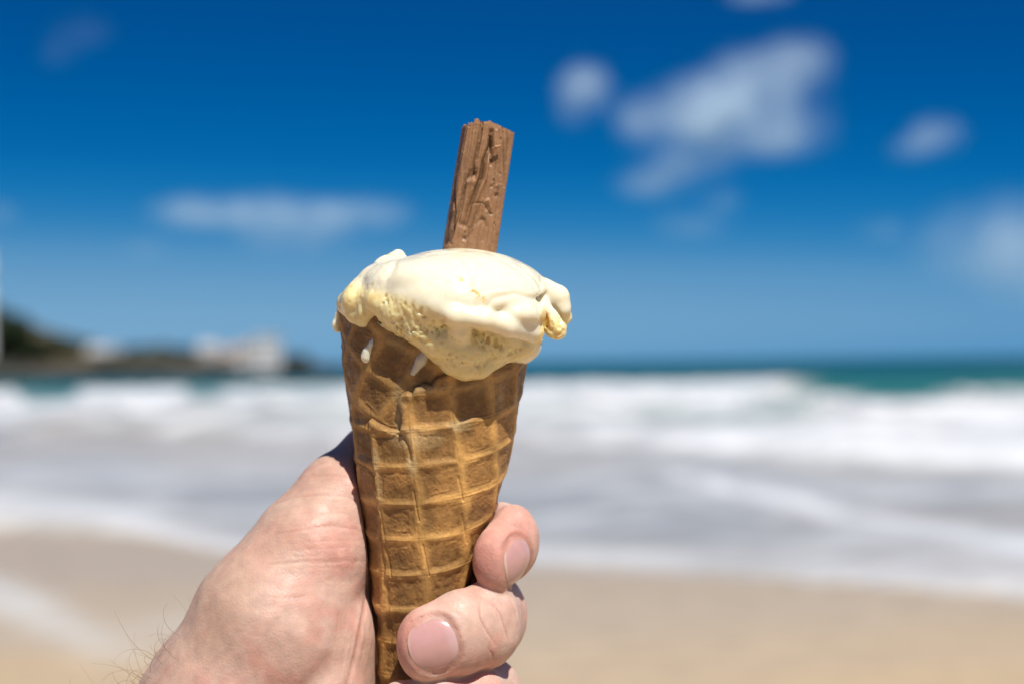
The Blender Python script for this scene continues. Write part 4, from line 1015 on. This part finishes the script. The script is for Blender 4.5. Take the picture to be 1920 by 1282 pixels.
hc = blend(hc, sp(640, 1010, 70, 80)*.15, pink); hc = blend(hc, sp(700, 1250, 40, 90)*.45, tanc); hc = blend(hc, sp(500, 1130, 130, 90)*.35, pale); hc = blend(hc, sp(860, 1150, 60, 30)*.5, pale)
hc = blend(hc, sp(400, 1110, 70, 120)*.35, tanc); hc = blend(hc, sstep(440, 300, uh-(1282-vh)*.75)*.5, tanc)
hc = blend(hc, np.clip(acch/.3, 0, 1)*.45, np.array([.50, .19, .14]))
hc *= (1+.10*(nn2-.5))[:, None]
for nl in NAILS:
    c, a, n, b_ = nl['fr']; r = Vh-c; al = r@a; bl = r@b_; nr = r@n
    d2 = (((np.abs(al)/(nl['hl']))**2.6+(np.abs(bl)/nl['hwid'])**2.6)**(1/2.6)-1)*nl['hl']
    hc = blend(hc, np.exp(-(d2/.7)**2)*np.exp(-(nr/5)**2)*.55*(nr > -7), np.array([.52, .20, .14]))
hand_o = to_world([Lp(520, 1500, 60)])[0]
root_h = empty('person', hand_o); tag(root_h, 'left hand and wrist holding the waffle cone from behind', 'person')
mesh_np('hand', to_world(Vh), Fh, M_skin, attrs={'Col': hc}, parent=root_h, origin=hand_o)
# forearm running back towards the viewer, below the frame
def catmull(P, m):
    P = np.asarray(P, float); P = np.vstack([2*P[0]-P[1], P, 2*P[-1]-P[-2]]); out = []
    for i in range(1, len(P)-2):
        for t in np.arange(m)/m:
            a, b_, c, d = P[i-1:i+3]; out.append(.5*((2*b_)+(c-a)*t+(2*a-5*b_+4*c-d)*t*t+(-a+3*b_-3*c+d)*t**3))
    out.append(P[-2]); return np.array(out)
fk = [np.append(Lp(345, 1510, 62), 17.), np.append(Lp(268, 1620, 58), 24.2), np.append(Lp(205, 1720, 52), 26.3), (-108, -45, -178, 31), (-130, -130, -225, 38), (-150, -215, -262, 42), (-165, -290, -285, 40), (-170, -330, -250, 44), (-172, -380, -120, 50), (-172, -400, -40, 54)]
fk = catmull(fk, 10); v, f = tube(fk[:, :3], fk[:, 3], 40)
v += vnormals(v, f)*(2.0*(fbm(v/30, 2, 97)-.5))[:, None]
fc_ = base*(1+.12*(fbm(v/12, 3, 98)-.5))[:, None]; fc_ = fc_*.7+tanc*.3
if ((v[f[:, 0]]-np.repeat(fk[:-1, :3], 40, 0))*np.cross(v[f[:, 2]]-v[f[:, 0]], v[f[:, 3]]-v[f[:, 1]])).sum() < 0: f = f[:, ::-1]
mesh_np('forearm', to_world(v), f, M_skin, attrs={'Col': fc_}, parent=root_h, origin=hand_o)
# nails
for nl in NAILS:
    c, a, n, b_ = nl['fr']; nr_, nc_ = 40, 72
    r_ = np.linspace(0, 1, nr_); t_ = np.linspace(0, 2*np.pi, nc_, endpoint=False)
    RR, T3 = np.meshgrid(r_, t_, indexing='ij'); RR = RR.ravel(); T3 = T3.ravel()
    ex = 2/2.35; al = np.sign(np.cos(T3))*np.abs(np.cos(T3))**ex*RR*nl['hl']*1.05; bl = np.sign(np.sin(T3))*np.abs(np.sin(T3))**ex*RR*nl['hwid']*1.05
    def surf(al, bl, off):
        ps = bl/nl['rho']; rr = nl['rho']+off-nl['ka']*al**2
        return c+a*al[:, None]+b_*(rr*np.sin(ps))[:, None]+n*(rr*np.cos(ps)-nl['rho'])[:, None]
    off = -.07-.14*sstep(.80, 1.0, RR)*(al < 3)-.12*sstep(.93, 1, RR)
    Vn = surf(al, bl, off); Fn = grid_faces(nr_, nc_)
    j = np.arange(nc_); Fn = np.concatenate([np.stack([i*nc_+j, (i+1)*nc_+j, (i+1)*nc_+(j+1) % nc_, i*nc_+(j+1) % nc_], 1) for i in range(nr_-1)])
    # skirt down into the bed
    out = (nr_-1)*nc_+j; Vs2 = surf(al[out], bl[out], np.full(nc_, -1.0)); k0 = len(Vn); Vn = np.concatenate([Vn, Vs2]); Fn = np.concatenate([Fn, np.stack([out, k0+j, k0+(j+1) % nc_, (nr_-1)*nc_+(j+1) % nc_], 1)])
    al = np.concatenate([al, al[out]]); RRf = np.concatenate([RR, np.ones(nc_)])
    nm = vnormals(Vn, Fn)
    if (nm@n).mean() < 0: Fn = Fn[:, ::-1]
    nc0 = np.tile(np.array([.62, .345, .32]), (len(Vn), 1))
    fe = sstep(nl['hl']*.90, nl['hl']*.96, al)*sstep(.90, .97, RRf)*.7
    nc0 = nc0*(1-fe[:, None])+np.array([.74, .55, .46])*fe[:, None]
    lun = sstep(-nl['hl']*.45, -nl['hl']*.75, al)*.5; nc0 = nc0*(1-lun[:, None])+np.array([.68, .47, .46])*lun[:, None]
    oe = (sstep(.90, .97, RRf)*.6)[:, None]; nc0 = nc0*(1-oe)+np.array([.74, .52, .40])*oe
    mesh_np('fingernail', to_world(Vn), Fn, M_nail, attrs={'Col': nc0}, parent=root_h, origin=hand_o)
# arm hair
Vv = []; Ff = []; n0 = 0; hr = np.random.default_rng(12)
front = (Nh[:, 0] < -.2) & (vh > 1150) & (vh < 1420) & (uh < 420) & (np.abs(Nh[:, 1]) < .75)
cand = np.nonzero(front)[0]; wgt = sstep(1140, 1290, vh[cand])**1.5+.02; wgt /= wgt.sum()
for k in range(150):
    i = hr.choice(cand, p=wgt); p = Vh[i]; nn_ = Nh[i]; d = nn_*.75+np.array([-.35, 0, .35])+hr.normal(size=3)*.35; d /= np.linalg.norm(d)
    Ln = hr.uniform(3, 12)*(1.2 if vh[i] > 1230 else .7); curl = hr.normal()*.30; curl2 = hr.normal()*.12; m = 14; pts = [p-nn_*.2]; ax = np.array([0, 1., 0])+hr.normal(size=3)*.3; ax /= np.linalg.norm(ax)
    for s in range(m):
        d = d+np.cross(ax, d)*curl*(.5+s/m)+np.array([0, 0, 1])*curl2*.3; d /= np.linalg.norm(d); pts.append(pts[-1]+d*Ln/m*1.3)
    v, f = tube(pts, np.linspace(.045, .015, len(pts)), 4); Vv.append(v); Ff.append(f+n0); n0 += len(v)
short = (Nh[:, 0] < -.3) & (vh > 840) & (vh < 1180) & (np.abs(Nh[:, 1]) < .8); cand = np.nonzero(short)[0]
for k in range(160):
    i = hr.choice(cand); p = Vh[i]; d = Nh[i]+hr.normal(size=3)*.4+np.array([0, 0, .5]); d /= np.linalg.norm(d); Ln = hr.uniform(.6, 1.8)
    v, f = tube([p, p+d*Ln*.5, p+d*Ln+np.array([0, 0, .2])], [.014, .010, .005], 3); Vv.append(v); Ff.append(f+n0); n0 += len(v)
tag(mesh_np('arm_hair', to_world(np.concatenate(Vv)), [np.concatenate(Ff)], M_hair, parent=root_h, origin=hand_o), kind='stuff')
